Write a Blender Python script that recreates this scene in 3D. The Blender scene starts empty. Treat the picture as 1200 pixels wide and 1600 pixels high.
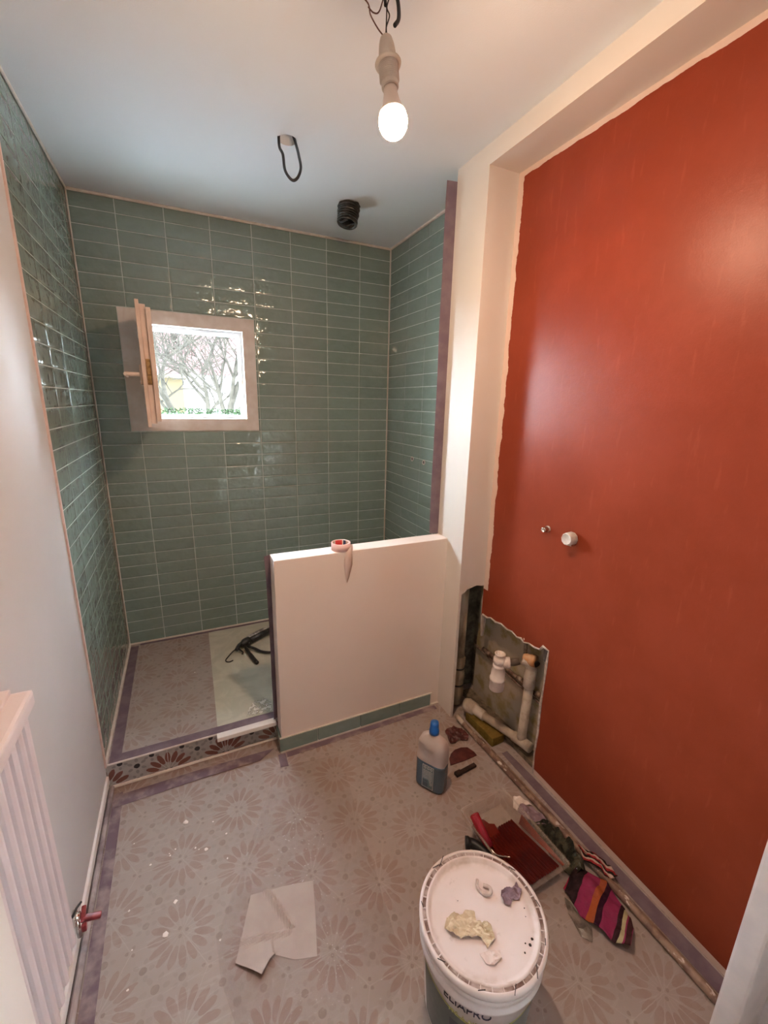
import bpy, bmesh, math, random
from mathutils import Vector, Matrix
from mathutils import noise as mnoise
random.seed(7)
C = bpy.context.scene.collection
SC = bpy.context.scene
PI = math.pi

# ------------------------------------------------------------------ camera
F, RX, RY, RZ = 662.3, 0.2504, 0.0227, 0.4407
CAM = Vector((0.3826, -2.5676, 1.4801))
fw = Vector((math.sin(RZ)*math.cos(RX), math.cos(RZ)*math.cos(RX), -math.sin(RX)))
rt = Vector((math.cos(RZ), -math.sin(RZ), 0)); up = rt.cross(fw)
rt2 = rt*math.cos(RY) + up*math.sin(RY); up2 = up*math.cos(RY) - rt*math.sin(RY)
cd = bpy.data.cameras.new('camera'); cam = bpy.data.objects.new('camera', cd); C.objects.link(cam)
M = Matrix((rt2, up2, -fw)).transposed().to_4x4(); M.translation = CAM; cam.matrix_world = M
cd.sensor_fit = 'VERTICAL'; cd.sensor_height = 36; cd.sensor_width = 27; cd.lens = F/1600*36
cd.clip_start = 0.02; cd.clip_end = 200
SC.camera = cam

# ------------------------------------------------------------------ world, exposure
wd = bpy.data.worlds.new('sky'); SC.world = wd; wd.use_nodes = True
bg = wd.node_tree.nodes['Background']; bg.inputs[0].default_value = (0.74, 0.88, 1.0, 1); bg.inputs[1].default_value = 54.0
SC.view_settings.view_transform = 'Standard'; SC.view_settings.look = 'None'
SC.view_settings.exposure = 0.93; SC.view_settings.gamma = 1.0
BULB_STRENGTH = 800.0
BULB_COLOR = (1.0, 0.685, 0.45, 1)

# ------------------------------------------------------------------ node helpers
class X:
    """tiny expression wrapper that writes Math nodes"""
    def __init__(s, nt, sock): s.nt = nt; s.s = sock
    def _op(s, op, *a, clamp=False):
        n = s.nt.nodes.new('ShaderNodeMath'); n.operation = op; n.use_clamp = clamp
        for i, v in enumerate((s,)+a):
            if isinstance(v, X): s.nt.links.new(v.s, n.inputs[i])
            else: n.inputs[i].default_value = v
        return X(s.nt, n.outputs[0])
    def __add__(s, o): return s._op('ADD', o)
    __radd__ = __add__
    def __sub__(s, o): return s._op('SUBTRACT', o)
    def __rsub__(s, o): return (s*-1)+o
    def __mul__(s, o): return s._op('MULTIPLY', o)
    __rmul__ = __mul__
    def __truediv__(s, o): return s._op('DIVIDE', o)
    def lt(s, o): return s._op('LESS_THAN', o)
    def gt(s, o): return s._op('GREATER_THAN', o)
    def wrap(s, hi, lo): return s._op('WRAP', hi, lo)
    def abs(s): return s._op('ABSOLUTE')
    def sqrt(s): return s._op('SQRT')
    def sin(s): return s._op('SINE')
    def atan2(s, o): return s._op('ARCTAN2', o)
    def min(s, o): return s._op('MINIMUM', o)
    def max(s, o): return s._op('MAXIMUM', o)
    def clamp(s): return s._op('ADD', 0.0, clamp=True)
    def smooth(s, a, b):
        n = s.nt.nodes.new('ShaderNodeMapRange'); n.interpolation_type = 'SMOOTHSTEP'
        s.nt.links.new(s.s, n.inputs[0]); n.inputs[1].default_value = a; n.inputs[2].default_value = b
        n.inputs[3].default_value = 0; n.inputs[4].default_value = 1
        return X(s.nt, n.outputs[0])

def mat(name, col, rough=0.6, spec=0.3, **kw):
    m = bpy.data.materials.new(name); m.use_nodes = True
    b = m.node_tree.nodes['Principled BSDF']
    b.inputs['Base Color'].default_value = (*col, 1); b.inputs['Roughness'].default_value = rough
    b.inputs['Specular IOR Level'].default_value = spec
    for k, v in kw.items(): b.inputs[k.replace('_', ' ')].default_value = v
    return m
def noise_tex(nt, scale, detail=4, rough=0.55, coord='pos', dist=0.0, stretch=None):
    n = nt.nodes.new('ShaderNodeTexNoise'); n.inputs['Scale'].default_value = scale
    n.inputs['Detail'].default_value = detail; n.inputs['Roughness'].default_value = rough; n.inputs['Distortion'].default_value = dist
    if coord == 'pos': src = nt.nodes.new('ShaderNodeNewGeometry').outputs['Position']
    else: src = nt.nodes.new('ShaderNodeTexCoord').outputs['Object']
    if stretch:
        mp = nt.nodes.new('ShaderNodeMapping'); mp.inputs['Scale'].default_value = stretch
        nt.links.new(src, mp.inputs[0]); src = mp.outputs[0]
    nt.links.new(src, n.inputs['Vector'])
    return X(nt, n.outputs['Fac'])
def mixc(nt, fac, a, b):
    n = nt.nodes.new('ShaderNodeMix'); n.data_type = 'RGBA'
    if isinstance(fac, X): nt.links.new(fac.s, n.inputs[0])
    else: n.inputs[0].default_value = fac
    for i, v in ((6, a), (7, b)):
        if isinstance(v, tuple): n.inputs[i].default_value = (*v, 1)
        else: nt.links.new(v, n.inputs[i])
    return n.outputs[2]
def bump(m, h, strength=0.2, dist=0.002):
    nt = m.node_tree; b = nt.nodes.new('ShaderNodeBump'); b.inputs['Strength'].default_value = strength; b.inputs['Distance'].default_value = dist
    nt.links.new(h.s, b.inputs['Height']); nt.links.new(b.outputs[0], nt.nodes['Principled BSDF'].inputs['Normal'])
def setc(m, sock): m.node_tree.links.new(sock, m.node_tree.nodes['Principled BSDF'].inputs['Base Color'])
def posxyz(nt):
    g = nt.nodes.new('ShaderNodeNewGeometry'); s = nt.nodes.new('ShaderNodeSeparateXYZ'); nt.links.new(g.outputs['Position'], s.inputs[0])
    return [X(nt, s.outputs[i]) for i in range(3)]
def mottled(name, c1, c2, scale=8, rough=0.7, spec=0.2, lo=0.35, hi=0.65, bmp=0.0, bscale=60, detail=6, stretch=None, **kw):
    m = mat(name, c1, rough, spec, **kw); nt = m.node_tree
    f = noise_tex(nt, scale, detail, coord='obj' if kw.get('obj') else 'pos', stretch=stretch).smooth(lo, hi)
    setc(m, mixc(nt, f, c1, c2))
    if bmp: bump(m, noise_tex(nt, bscale, 3), bmp)
    return m

# ------------------------------------------------------------------ mesh helpers
def tag(o, label=None, cat=None, group=None, kind=None):
    if label: o['label'] = label
    if cat: o['category'] = cat
    if group: o['group'] = group
    if kind: o['kind'] = kind
    return o
def empty(name, loc=(0, 0, 0), label=None, cat=None, group=None, kind=None):
    o = bpy.data.objects.new(name, None); o.location = loc; C.objects.link(o); o.empty_display_size = 0.05
    return tag(o, label, cat, group, kind)
def obj(name, bm, m, parent=None, smooth=False):
    """link a bmesh given in WORLD coordinates; origin moved to the base of the shape"""
    bmesh.ops.recalc_face_normals(bm, faces=bm.faces)
    me = bpy.data.meshes.new(name); 
    if not parent and len(bm.verts):
        xs = [v.co for v in bm.verts]
        c = Vector((sum((min(a[i] for a in xs), max(a[i] for a in xs)))/2 for i in range(3))); c.z = min(a.z for a in xs)
    else: c = Vector((0, 0, 0))
    if parent:
        p = parent; off = Vector((0, 0, 0))
        while p: off += p.location; p = p.parent
        bmesh.ops.translate(bm, verts=bm.verts, vec=-off)
    else: bmesh.ops.translate(bm, verts=bm.verts, vec=-c)
    bm.to_mesh(me); bm.free()
    if smooth:
        for p in me.polygons: p.use_smooth = True
    for mm in (m if isinstance(m, (list, tuple)) else [m]): me.materials.append(mm)
    o = bpy.data.objects.new(name, me); C.objects.link(o)
    if parent: o.parent = parent
    else: o.location = c
    return o
def struct(name, bm, m, parent=None, label=None):
    o = obj(name, bm, m, parent)
    if not parent: o['kind'] = 'structure'
    if label: o['label'] = label
    return o
def box(bm, a, b, mi=0, bev=0.0):
    x0, x1 = sorted((a[0], b[0])); y0, y1 = sorted((a[1], b[1])); z0, z1 = sorted((a[2], b[2]))
    vs = [bm.verts.new((x, y, z)) for x in (x0, x1) for y in (y0, y1) for z in (z0, z1)]
    fs = [bm.faces.new([vs[i] for i in q]) for q in ((0, 1, 3, 2), (4, 6, 7, 5), (0, 4, 5, 1), (2, 3, 7, 6), (0, 2, 6, 4), (1, 5, 7, 3))]
    for f in fs: f.material_index = mi
    if bev > 0:
        es = list({e for f in fs for e in f.edges})
        bmesh.ops.bevel(bm, geom=es, offset=bev, segments=2, affect='EDGES', profile=0.6)
    return bm
def nb(): return bmesh.new()
def obox(bm, c, size, R=None, bev=0.0):
    """oriented box: centre, size, 3x3 rotation"""
    t = nb(); s = Vector(size)/2; box(t, -s, s, bev=bev)
    Mx = (R.to_4x4() if R else Matrix()); Mx.translation = Vector(c)
    bmesh.ops.transform(t, matrix=Mx, verts=t.verts)
    join(bm, t); return bm
def join(bm, t):
    me = bpy.data.meshes.new('tmp'); t.to_mesh(me); t.free(); bm.from_mesh(me); bpy.data.meshes.remove(me)
def frame_of(d):
    d = d.normalized(); a = Vector((0, 0, 1)) if abs(d.z) < 0.9 else Vector((1, 0, 0))
    u = d.cross(a).normalized(); return u, d.cross(u).normalized()
def tube(bm, pts, r, n=12, cap=True, mi=0):
    """tube along points, r number or list"""
    pts = [Vector(p) for p in pts]; rs = r if isinstance(r, (list, tuple)) else [r]*len(pts)
    rings = []; u = None
    for i, p in enumerate(pts):
        if i == 0: d = pts[1]-p
        elif i == len(pts)-1: d = p-pts[i-1]
        else: d = (pts[i+1]-p).normalized()+(p-pts[i-1]).normalized()
        if d.length < 1e-9: d = Vector((0, 0, 1))
        d.normalize()
        if u is None: u, v = frame_of(d)
        else:
            u = (u-d*u.dot(d)); u = u.normalized() if u.length > 1e-6 else frame_of(d)[0]; v = d.cross(u)
        rings.append([bm.verts.new(p+(u*math.cos(2*PI*k/n)+v*math.sin(2*PI*k/n))*rs[i]) for k in range(n)])
    for a, b in zip(rings, rings[1:]):
        for k in range(n):
            f = bm.faces.new((a[k], a[(k+1) % n], b[(k+1) % n], b[k])); f.material_index = mi
    if cap:
        bm.faces.new(rings[0][::-1]).material_index = mi; bm.faces.new(rings[-1]).material_index = mi
    return bm
def smoothpts(pts, n=8):
    pts = [Vector(p) for p in pts]; out = []
    P = [pts[0]*2-pts[1]]+pts+[pts[-1]*2-pts[-2]]
    for i in range(1, len(P)-2):
        for k in range(n):
            t = k/n; a, b, c, d = P[i-1], P[i], P[i+1], P[i+2]
            out.append(0.5*((2*b)+(c-a)*t+(2*a-5*b+4*c-d)*t*t+(3*b-a-3*c+d)*t**3))
    out.append(pts[-1]); return out
def lathe(bm, prof, base, axis=(0, 0, 1), n=32, mi=0):
    """prof: list of (r, h) along axis from base"""
    ax = Vector(axis).normalized(); u, v = frame_of(ax); base = Vector(base); rings = []
    for r, h in prof:
        if r < 1e-6: rings.append([bm.verts.new(base+ax*h)])
        else: rings.append([bm.verts.new(base+ax*h+(u*math.cos(2*PI*k/n)+v*math.sin(2*PI*k/n))*r) for k in range(n)])
    for a, b in zip(rings, rings[1:]):
        if len(a) == 1 and len(b) == 1: continue
        for k in range(n):
            k2 = (k+1) % n
            if len(a) == 1: q = (a[0], b[k2], b[k])
            elif len(b) == 1: q = (a[k], a[k2], b[0])
            else: q = (a[k], a[k2], b[k2], b[k])
            bm.faces.new(q).material_index = mi
    return bm
def prism(bm, poly, h, z=0.0, axis='z', mi=0):
    """extrude a 2D polygon; axis z: (x,y) at z..z+h; x: (y,z) at x=z..z+h; y: (x,z)"""
    def P(a, t): return {'z': (a[0], a[1], t), 'x': (t, a[0], a[1]), 'y': (a[0], t, a[1])}[axis]
    lo = [bm.verts.new(P(a, z)) for a in poly]; hi = [bm.verts.new(P(a, z+h)) for a in poly]
    bm.faces.new(lo[::-1]).material_index = mi; bm.faces.new(hi).material_index = mi
    n = len(poly)
    for i in range(n): bm.faces.new((lo[i], lo[(i+1) % n], hi[(i+1) % n], hi[i])).material_index = mi
    return bm
def bool_cut(o, cutter_bm):
    """cut a hole at build time (cutter in world coordinates, removed afterwards)"""
    bmesh.ops.recalc_face_normals(cutter_bm, faces=cutter_bm.faces)
    me = bpy.data.meshes.new('cut'); cutter_bm.to_mesh(me); cutter_bm.free()
    c = bpy.data.objects.new('cut', me); C.objects.link(c)
    md = o.modifiers.new('b', 'BOOLEAN'); md.operation = 'DIFFERENCE'; md.object = c; md.solver = 'EXACT'
    bpy.context.view_layer.update()
    dg = bpy.context.evaluated_depsgraph_get()
    nm = bpy.data.meshes.new_from_object(o.evaluated_get(dg)); o.modifiers.clear(); o.data = nm
    bpy.data.objects.remove(c); bpy.data.meshes.remove(me)
def sheet(bm, poly, z0, amp=0.004, step=0.012, thick=0.001, freq=30, seed=0, fold=None, mi=0):
    """a thin crumpled sheet filling the 2D polygon with real thickness"""
    xs = [p[0] for p in poly]; ys = [p[1] for p in poly]
    def inside(x, y):
        c = False; n = len(poly)
        for i in range(n):
            x1, y1 = poly[i]; x2, y2 = poly[(i+1) % n]
            if (y1 > y) != (y2 > y) and x < (x2-x1)*(y-y1)/(y2-y1)+x1: c = not c
        return c
    def hgt(x, y):
        h = abs(mnoise.noise(Vector((x*freq, y*freq, seed*7.3))))*amp + 0.5*amp*abs(mnoise.noise(Vector((x*freq*2.3, y*freq*2.3, seed*3.1+5))))
        if fold: h += fold(x, y)
        return z0+thick+h
    t = nb(); f = t.faces.new([t.verts.new((x, y, 0)) for x, y in poly])
    x = min(xs)+step
    while x < max(xs):
        bmesh.ops.bisect_plane(t, geom=t.verts[:]+t.edges[:]+t.faces[:], plane_co=(x, 0, 0), plane_no=(1, 0, 0)); x += step
    y = min(ys)+step
    while y < max(ys):
        bmesh.ops.bisect_plane(t, geom=t.verts[:]+t.edges[:]+t.faces[:], plane_co=(0, y, 0), plane_no=(0, 1, 0)); y += step
    bmesh.ops.triangulate(t, faces=t.faces[:])
    for v in t.verts: v.co.z = hgt(v.co.x, v.co.y)
    top = t.faces[:]
    r = bmesh.ops.extrude_face_region(t, geom=top)
    for v in [g for g in r['geom'] if isinstance(g, bmesh.types.BMVert)]: v.co.z -= thick
    for f in t.faces: f.material_index = mi
    join(bm, t); return bm
def ribbon(bm, pts, w, th=0.0008, up=(0, 0, 1)):
    """flat strip (tape) along pts, width w, thickness th"""
    pts = [Vector(p) for p in pts]; up = Vector(up); L = []
    for i, p in enumerate(pts):
        d = (pts[min(i+1, len(pts)-1)]-pts[max(i-1, 0)]).normalized(); s = d.cross(up).normalized()*w/2
        L.append([bm.verts.new(p+q) for q in (-s, s, s+up*th, -s+up*th)])
    for a, b in zip(L, L[1:]):
        for k in range(4): bm.faces.new((a[k], a[(k+1) % 4], b[(k+1) % 4], b[k]))
    bm.faces.new(L[0]); bm.faces.new(L[-1][::-1]); return bm

# ------------------------------------------------------------------ materials
def pattern_mat(name, ua, va, fade, rough=0.35, dusty=0.0):
    """hexagonal flower tile; ua/va give the two in-plane coordinates; fade = how much dust veils it"""
    m = mat(name, (0.5, 0.46, 0.43), rough, 0.4); nt = m.node_tree
    xyz = posxyz(nt); u = ua(xyz); v = va(xyz)
    wob = noise_tex(nt, 90, 2)-0.5; u = u+wob*0.004; v = v+(noise_tex(nt, 75, 2)-0.5)*0.004
    s, h = 0.1905, 0.22
    def nearest(u0, v0, s, h):
        a, b = u-u0, v-v0
        x1, y1 = a.wrap(s, -s), b.wrap(h/2, -h/2)
        x2, y2 = (a-s).wrap(s, -s), (b-h/2).wrap(h/2, -h/2)
        d1, d2 = x1*x1+y1*y1, x2*x2+y2*y2
        k = d1.lt(d2)
        return k*x1+(1-k)*x2, k*y1+(1-k)*y2, d1.min(d2).sqrt()
    fx, fy, r = nearest(0.258, -1.318, s, h); th = fy.atan2(fx)
    # petals, two rings, pale rays between them
    pw = th.wrap(PI/16, -PI/16)*r
    wv = (noise_tex(nt, 30, 3)-0.5)*0.022
    e1 = ((r+wv-0.062)/0.027); petal = (e1*e1+(pw/0.0098)*(pw/0.0098)).lt(1.0)
    petal2 = petal*0.0
    ray = ((th+PI/16).wrap(PI/16, -PI/16)*r).abs().lt(0.0011)*r.lt(0.080)*r.gt(0.016)
    ad = (th-PI/3).wrap(PI/3, -PI/3); ad2 = th.wrap(PI/3, -PI/3)
    cd_ = ((r-0.012)*(r-0.012)+(ad2*r)*(ad2*r)).sqrt().lt(0.0048)
    joint = (r*ad.sin()).abs().lt(0.0011)
    # dots at half lattice points, away from flower centres
    hx, hy, hr = nearest(0.258, -1.318, s/2, h/2); far = r.gt(0.05)
    dot = hr.lt(0.0092)*far
    hth = hy.atan2(hx); hp = hth.wrap(PI/5, -PI/5)*hr; q = (hr-0.021)/0.007
    daisy = (q*q+(hp/0.0055)*(hp/0.0055)).lt(1.0)*far
    cx, cy, cr = nearest(0.384, -1.317, s, h); dot2 = cr.lt(0.0105)
    cth = cy.atan2(cx); cp = cth.wrap(PI/6, -PI/6)*cr; q2 = (cr-0.027)/0.009
    daisy2 = (q2*q2+(cp/0.006)*(cp/0.006)).lt(1.0)
    yx, yy, yr = nearest(0.321, -1.425, s, h); yth = yy.atan2(yx)
    ya = (yth-PI/3).wrap(PI/3, -PI/3)*yr; ydot = ((yr-0.011)*(yr-0.011)+ya*ya).sqrt().lt(0.0045)
    base = mixc(nt, noise_tex(nt, 14, 4).smooth(0.35, 0.65), (0.36, 0.325, 0.30), (0.30, 0.275, 0.255))
    c = mixc(nt, (daisy.max(daisy2))*0.75, base, (0.19, 0.18, 0.17))
    c = mixc(nt, petal.max(petal2), c, (0.165, 0.060, 0.042))
    c = mixc(nt, ray*0.8, c, (0.48, 0.44, 0.40))
    c = mixc(nt, dot.max(dot2).max(cd_).max(ydot), c, (0.016, 0.016, 0.018))
    c = mixc(nt, joint*(dot.max(dot2)*-1+1), c, (0.50, 0.46, 0.43))
    if fade:
        big = noise_tex(nt, 1.6, 5, 0.6, dist=0.6).smooth(0.3, 0.7)
        dust = mixc(nt, big, (0.32, 0.245, 0.208), (0.35, 0.285, 0.255))
        fine = noise_tex(nt, 22, 6, 0.65)
        f = (fine.smooth(0.25, 0.75)*0.20+fade+big*0.06).clamp()
        c = mixc(nt, f, c, dust)
        scr = noise_tex(nt, 9, 5, 0.6, stretch=(1, 6, 1), dist=1.2).smooth(0.56, 0.7)
        c = mixc(nt, scr*0.25, c, (0.46, 0.40, 0.36))
        bump(m, noise_tex(nt, 70, 4), 0.25, 0.001)
        m.node_tree.nodes['Principled BSDF'].inputs['Roughness'].default_value = 0.62
    setc(m, c); return m
M_floor = pattern_mat('patterned_floor_tile_dusty', lambda p: p[0], lambda p: p[1], 0.66)
M_riser = pattern_mat('patterned_riser_tile', lambda p: 0.258-p[2], lambda p: p[0]-1.53, 0.0)

def tile_material():
    m = mat('sage_glazed_tile', (0.2, 0.25, 0.2), 0.12, 0.5, Coat_Weight=0.0); nt = m.node_tree
    g = nt.nodes.new('ShaderNodeNewGeometry')
    isl = X(nt, g.outputs['Random Per Island'])
    cloud = noise_tex(nt, 16, 5, 0.6, stretch=(1, 1, 2.2)).smooth(0.3, 0.7)
    a = mixc(nt, isl, (0.168, 0.222, 0.190), (0.206, 0.260, 0.222))
    setc(m, mixc(nt, cloud*0.55, a, (0.228, 0.288, 0.250)))
    w = noise_tex(nt, 13, 2, 0.5)+noise_tex(nt, 42, 1, 0.5)*0.28
    bump(m, w, 0.42, 0.010)
    return m
M_tile = tile_material()
M_grout = mottled('pale_grout', (0.58, 0.63, 0.58), (0.48, 0.53, 0.49), 30, 0.9)
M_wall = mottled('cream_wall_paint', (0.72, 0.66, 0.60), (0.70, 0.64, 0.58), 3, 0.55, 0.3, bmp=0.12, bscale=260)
M_wall_left = mottled('wall_paint_darkened', (0.55, 0.515, 0.495), (0.53, 0.495, 0.475), 3, 0.55, 0.3, bmp=0.12, bscale=260)  # darker copy of the wall paint, dims this wall through its colour
M_half = mottled('half_wall_paint_lightened', (0.84, 0.75, 0.69), (0.82, 0.73, 0.67), 3, 0.55, 0.3, bmp=0.12, bscale=260)  # lighter copy of the wall paint, brightness put into the colour
M_trimw = mottled('white_trim_paint', (0.78, 0.73, 0.69), (0.74, 0.69, 0.65), 9, 0.45, 0.3)
M_ceil = mottled('ceiling_paint', (0.77, 0.80, 0.83), (0.75, 0.78, 0.81), 2, 0.75, 0.2, bmp=0.2, bscale=350)
M_sil = mottled('white_sealant', (0.68, 0.62, 0.56), (0.6, 0.52, 0.46), 25, 0.5)
M_tape = mottled('purple_masking_tape', (0.15, 0.105, 0.125), (0.19, 0.14, 0.155), 18, 0.8, 0.1, bmp=0.1, bscale=120)
M_tape_dusty = mottled('dusty_purple_tape', (0.165, 0.115, 0.135), (0.32, 0.25, 0.24), 14, 0.85, 0.1, lo=0.42, hi=0.7)
def red_mat():
    m = mat('terracotta_red_paint', (0.34, 0.06, 0.025), 0.36, 0.17); nt = m.node_tree
    x, y, z = posxyz(nt)
    mot = noise_tex(nt, 3.5, 6, 0.6).smooth(0.3, 0.7); st = noise_tex(nt, 14, 5, 0.6, stretch=(1, 3.5, 0.6)).smooth(0.58, 0.72)
    c = mixc(nt, mot, (0.220, 0.036, 0.014), (0.255, 0.044, 0.019))
    c = mixc(nt, st*0.10, c, (0.46, 0.12, 0.06))
    # ragged limit of the paint at the pillar, the beam and the floor
    n = noise_tex(nt, 16, 4, 0.6)
    e1 = (y+1.150+(n-0.5)*0.03).gt(0)*z.gt(0.66); e2 = (z-2.293+(noise_tex(nt, 11, 4)-0.5)*0.02).gt(0); e3 = z.lt(0.022)
    c = mixc(nt, e1.max(e2).max(e3), c, (0.66, 0.50, 0.42))
    setc(m, c)
    bump(m, noise_tex(nt, 300, 2)*0.5+noise_tex(nt, 30, 3)*1.0, 0.22, 0.002)
    return m
M_red = red_mat()
M_gyp = mottled('raw_plasterboard', (0.40, 0.33, 0.25), (0.28, 0.22, 0.10), 14, 0.9, 0.1, lo=0.45, hi=0.65, bmp=0.3, bscale=60)
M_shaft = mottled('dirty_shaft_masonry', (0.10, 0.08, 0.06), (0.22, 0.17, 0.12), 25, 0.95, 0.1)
M_broken = mottled('broken_plaster_edge', (0.62, 0.55, 0.50), (0.40, 0.34, 0.30), 45, 0.95, 0.1, bmp=0.5, bscale=90)
M_black = mat('black_rubber', (0.012, 0.012, 0.013), 0.45, 0.4)
M_blackm = mottled('worn_black_plastic', (0.012, 0.012, 0.014), (0.06, 0.058, 0.055), 60, 0.4, 0.5, lo=0.5, hi=0.75)
M_copper = mottled('old_copper_pipe', (0.14, 0.07, 0.045), (0.32, 0.24, 0.19), 45, 0.45, 0.5, Metallic=0.4)
M_brass = mottled('brass', (0.45, 0.28, 0.12), (0.2, 0.12, 0.05), 60, 0.35, 0.5, Metallic=0.9)
M_chrome = mat('chrome', (0.7, 0.68, 0.65), 0.2, 0.5, Metallic=0.95)
M_pvc = mottled('aged_waste_pipe', (0.52, 0.44, 0.36), (0.38, 0.30, 0.23), 22, 0.5, 0.3, lo=0.4, hi=0.7)
M_pvc_old = mottled('stained_soil_pipe', (0.36, 0.28, 0.19), (0.16, 0.11, 0.07), 20, 0.55, 0.3, lo=0.4, hi=0.7, stretch=(1, 1, 0.3))
M_white = mat('white_plastic', (0.78, 0.70, 0.66), 0.35, 0.4)

# ================================================================== STRUCTURE
W = 1.6; H = 2.376; HS = 0.106; YS = -0.915
XP = 1.449; YPF = -1.121; ZB = 2.31; XR = 1.585; YH = -1.0017; YHB = -0.918; XH = 0.656; ZT = 0.8825
YN = -2.30   # doorway
# floor
bm = nb(); box(bm, (-0.3, -5.2, -0.1), (1.75, YS+0.02, 0)); fl = struct('floor', bm, M_floor)
bm = nb(); box(bm, (0.0, YS, 0), (W+0.15, 0.05, HS)); sb = struct('floor', bm, [M_floor, M_riser], label='raised shower floor with a patterned tile riser')
for p in sb.data.polygons:
    if p.normal.y < -0.9: p.material_index = 1
# ceiling with two cut holes
bm = nb(); box(bm, (-0.3, -5.2, H), (1.9, 0.3, H+0.06)); ce = struct('ceiling', bm, M_ceil)
cb = nb(); tube(cb, [(0.805, -0.80, H-0.05), (0.805, -0.80, H+0.045)], 0.034, 28)
bool_cut(ce, cb)
cb = nb(); tube(cb, [(0.88, -1.50, H-0.05), (0.88, -1.50, H+0.045)], 0.02, 20)
bool_cut(ce, cb)
# back wall with window opening
WX0, WX1, WZ0, WZ1 = 0.138, 0.784, 1.312, 1.908
bm = nb()
G = 0.004
box(bm, (-0.2, G, -0.1), (WX0+0.01, 0.28, H)); box(bm, (WX1-0.01, G, -0.1), (W+0.2, 0.28, H))
box(bm, (WX0+0.01, G, -0.1), (WX1-0.01, 0.28, WZ0+0.01)); box(bm, (WX0+0.01, G, WZ1-0.01), (WX1-0.01, 0.28, H))
struct('wall_back', bm, M_grout)
bm = nb(); box(bm, (-0.2, YS, -0.1), (-G, G, H)); struct('wall_left', bm, M_grout)
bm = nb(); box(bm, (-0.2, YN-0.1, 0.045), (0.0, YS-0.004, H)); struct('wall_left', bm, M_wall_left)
bm = nb(); box(bm, (-0.2, YN-0.1, 0.0), (-0.02, YS-0.004, 0.045)); struct('wall_left', bm, M_shaft)
bm = nb(); box(bm, (-0.016, YN-0.1, 0.03), (0.008, YS-0.006, 0.062), bev=0.003); struct('baseboard_left', bm, M_trimw)
bm = nb(); box(bm, (W+G, YHB-0.001, 0.0), (W+0.2, G, H)); struct('wall_right', bm, M_grout)

def tiles(name, plane, us, vs, holes=(), label=None, th=0.0018):
    """glazed tiles in one mesh; plane: fn(u, v, d) -> point, d = height above grout"""
    bm = nb(); gj = 0.0019
    for i in range(len(us)-1):
        for j in range(len(vs)-1):
            rects = [(us[i]+gj, us[i+1]-gj, vs[j]+gj, vs[j+1]-gj)]
            for (a, b, c, d) in holes:
                out = []
                for (p, q, r, s) in rects:
                    if b <= p or a >= q or d <= r or c >= s: out.append((p, q, r, s)); continue
                    if p < a: out.append((p, a, r, s))
                    if q > b: out.append((b, q, r, s))
                    m0, m1 = max(p, a), min(q, b)
                    if r < c: out.append((m0, m1, r, c))
                    if s > d: out.append((m0, m1, d, s))
                rects = out
            for (p, q, r, s) in rects:
                if q-p < 0.004 or s-r < 0.004: continue
                t0 = random.uniform(-0.0002, 0.0002); tu = random.uniform(-1, 1)*0.0004; tv = random.uniform(-1, 1)*0.0003
                e = 0.0009; e2 = min(0.012, (q-p)*0.3, (s-r)*0.3)
                def D(u, v): return th+t0+tu*((u-p)/(q-p)-0.5)*2+tv*((v-r)/(s-r)-0.5)*2
                lo = [bm.verts.new(plane(u, v, 0)) for u, v in ((p, r), (q, r), (q, s), (p, s))]
                mi = [bm.verts.new(plane(u, v, D(u, v)-0.0003)) for u, v in ((p, r), (q, r), (q, s), (p, s))]
                hi = [bm.verts.new(plane(u, v, D(u, v))) for u, v in ((p+e, r+e), (q-e, r+e), (q-e, s-e), (p+e, s-e))]
                ct = [bm.verts.new(plane(u, v, D(u, v)+0.00001)) for u, v in ((p+e2, r+e2), (q-e2, r+e2), (q-e2, s-e2), (p+e2, s-e2))]
                for A, B in ((lo, mi), (mi, hi), (hi, ct)):
                    for k in range(4): bm.faces.new((A[k], A[(k+1) % 4], B[(k+1) % 4], B[k])).smooth = B is ct
                bm.faces.new(ct).smooth = True
    bmesh.ops.recalc_face_normals(bm, faces=bm.faces)
    return struct(name, bm, M_tile, label=label)
rows = [z for z in [H-0.003-0.0665*k for k in range(36)] if z > HS+0.03]+[HS]
rows = sorted(rows)
tiles('wall_back', lambda u, v, d: (u, G-d, v), [0.003, 0.182]+[0.182+0.2035*k for k in range(1, 7)]+[W-0.003], rows,
      holes=[(WX0, WX1, WZ0, WZ1)], label='sage green glazed tiles on the window wall')
tiles('wall_left', lambda u, v, d: (-G+d, u, v), [YS+0.004, -0.717, -0.511, -0.307, -0.103, -0.003], rows, label='sage green glazed tiles left of the window')
tiles('wall_right', lambda u, v, d: (W+G-d, u, v), [YHB+0.002, -0.852, -0.648, -0.445, -0.233, -0.003], rows, label='sage green glazed tiles on the short wall right of the shower')
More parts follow.
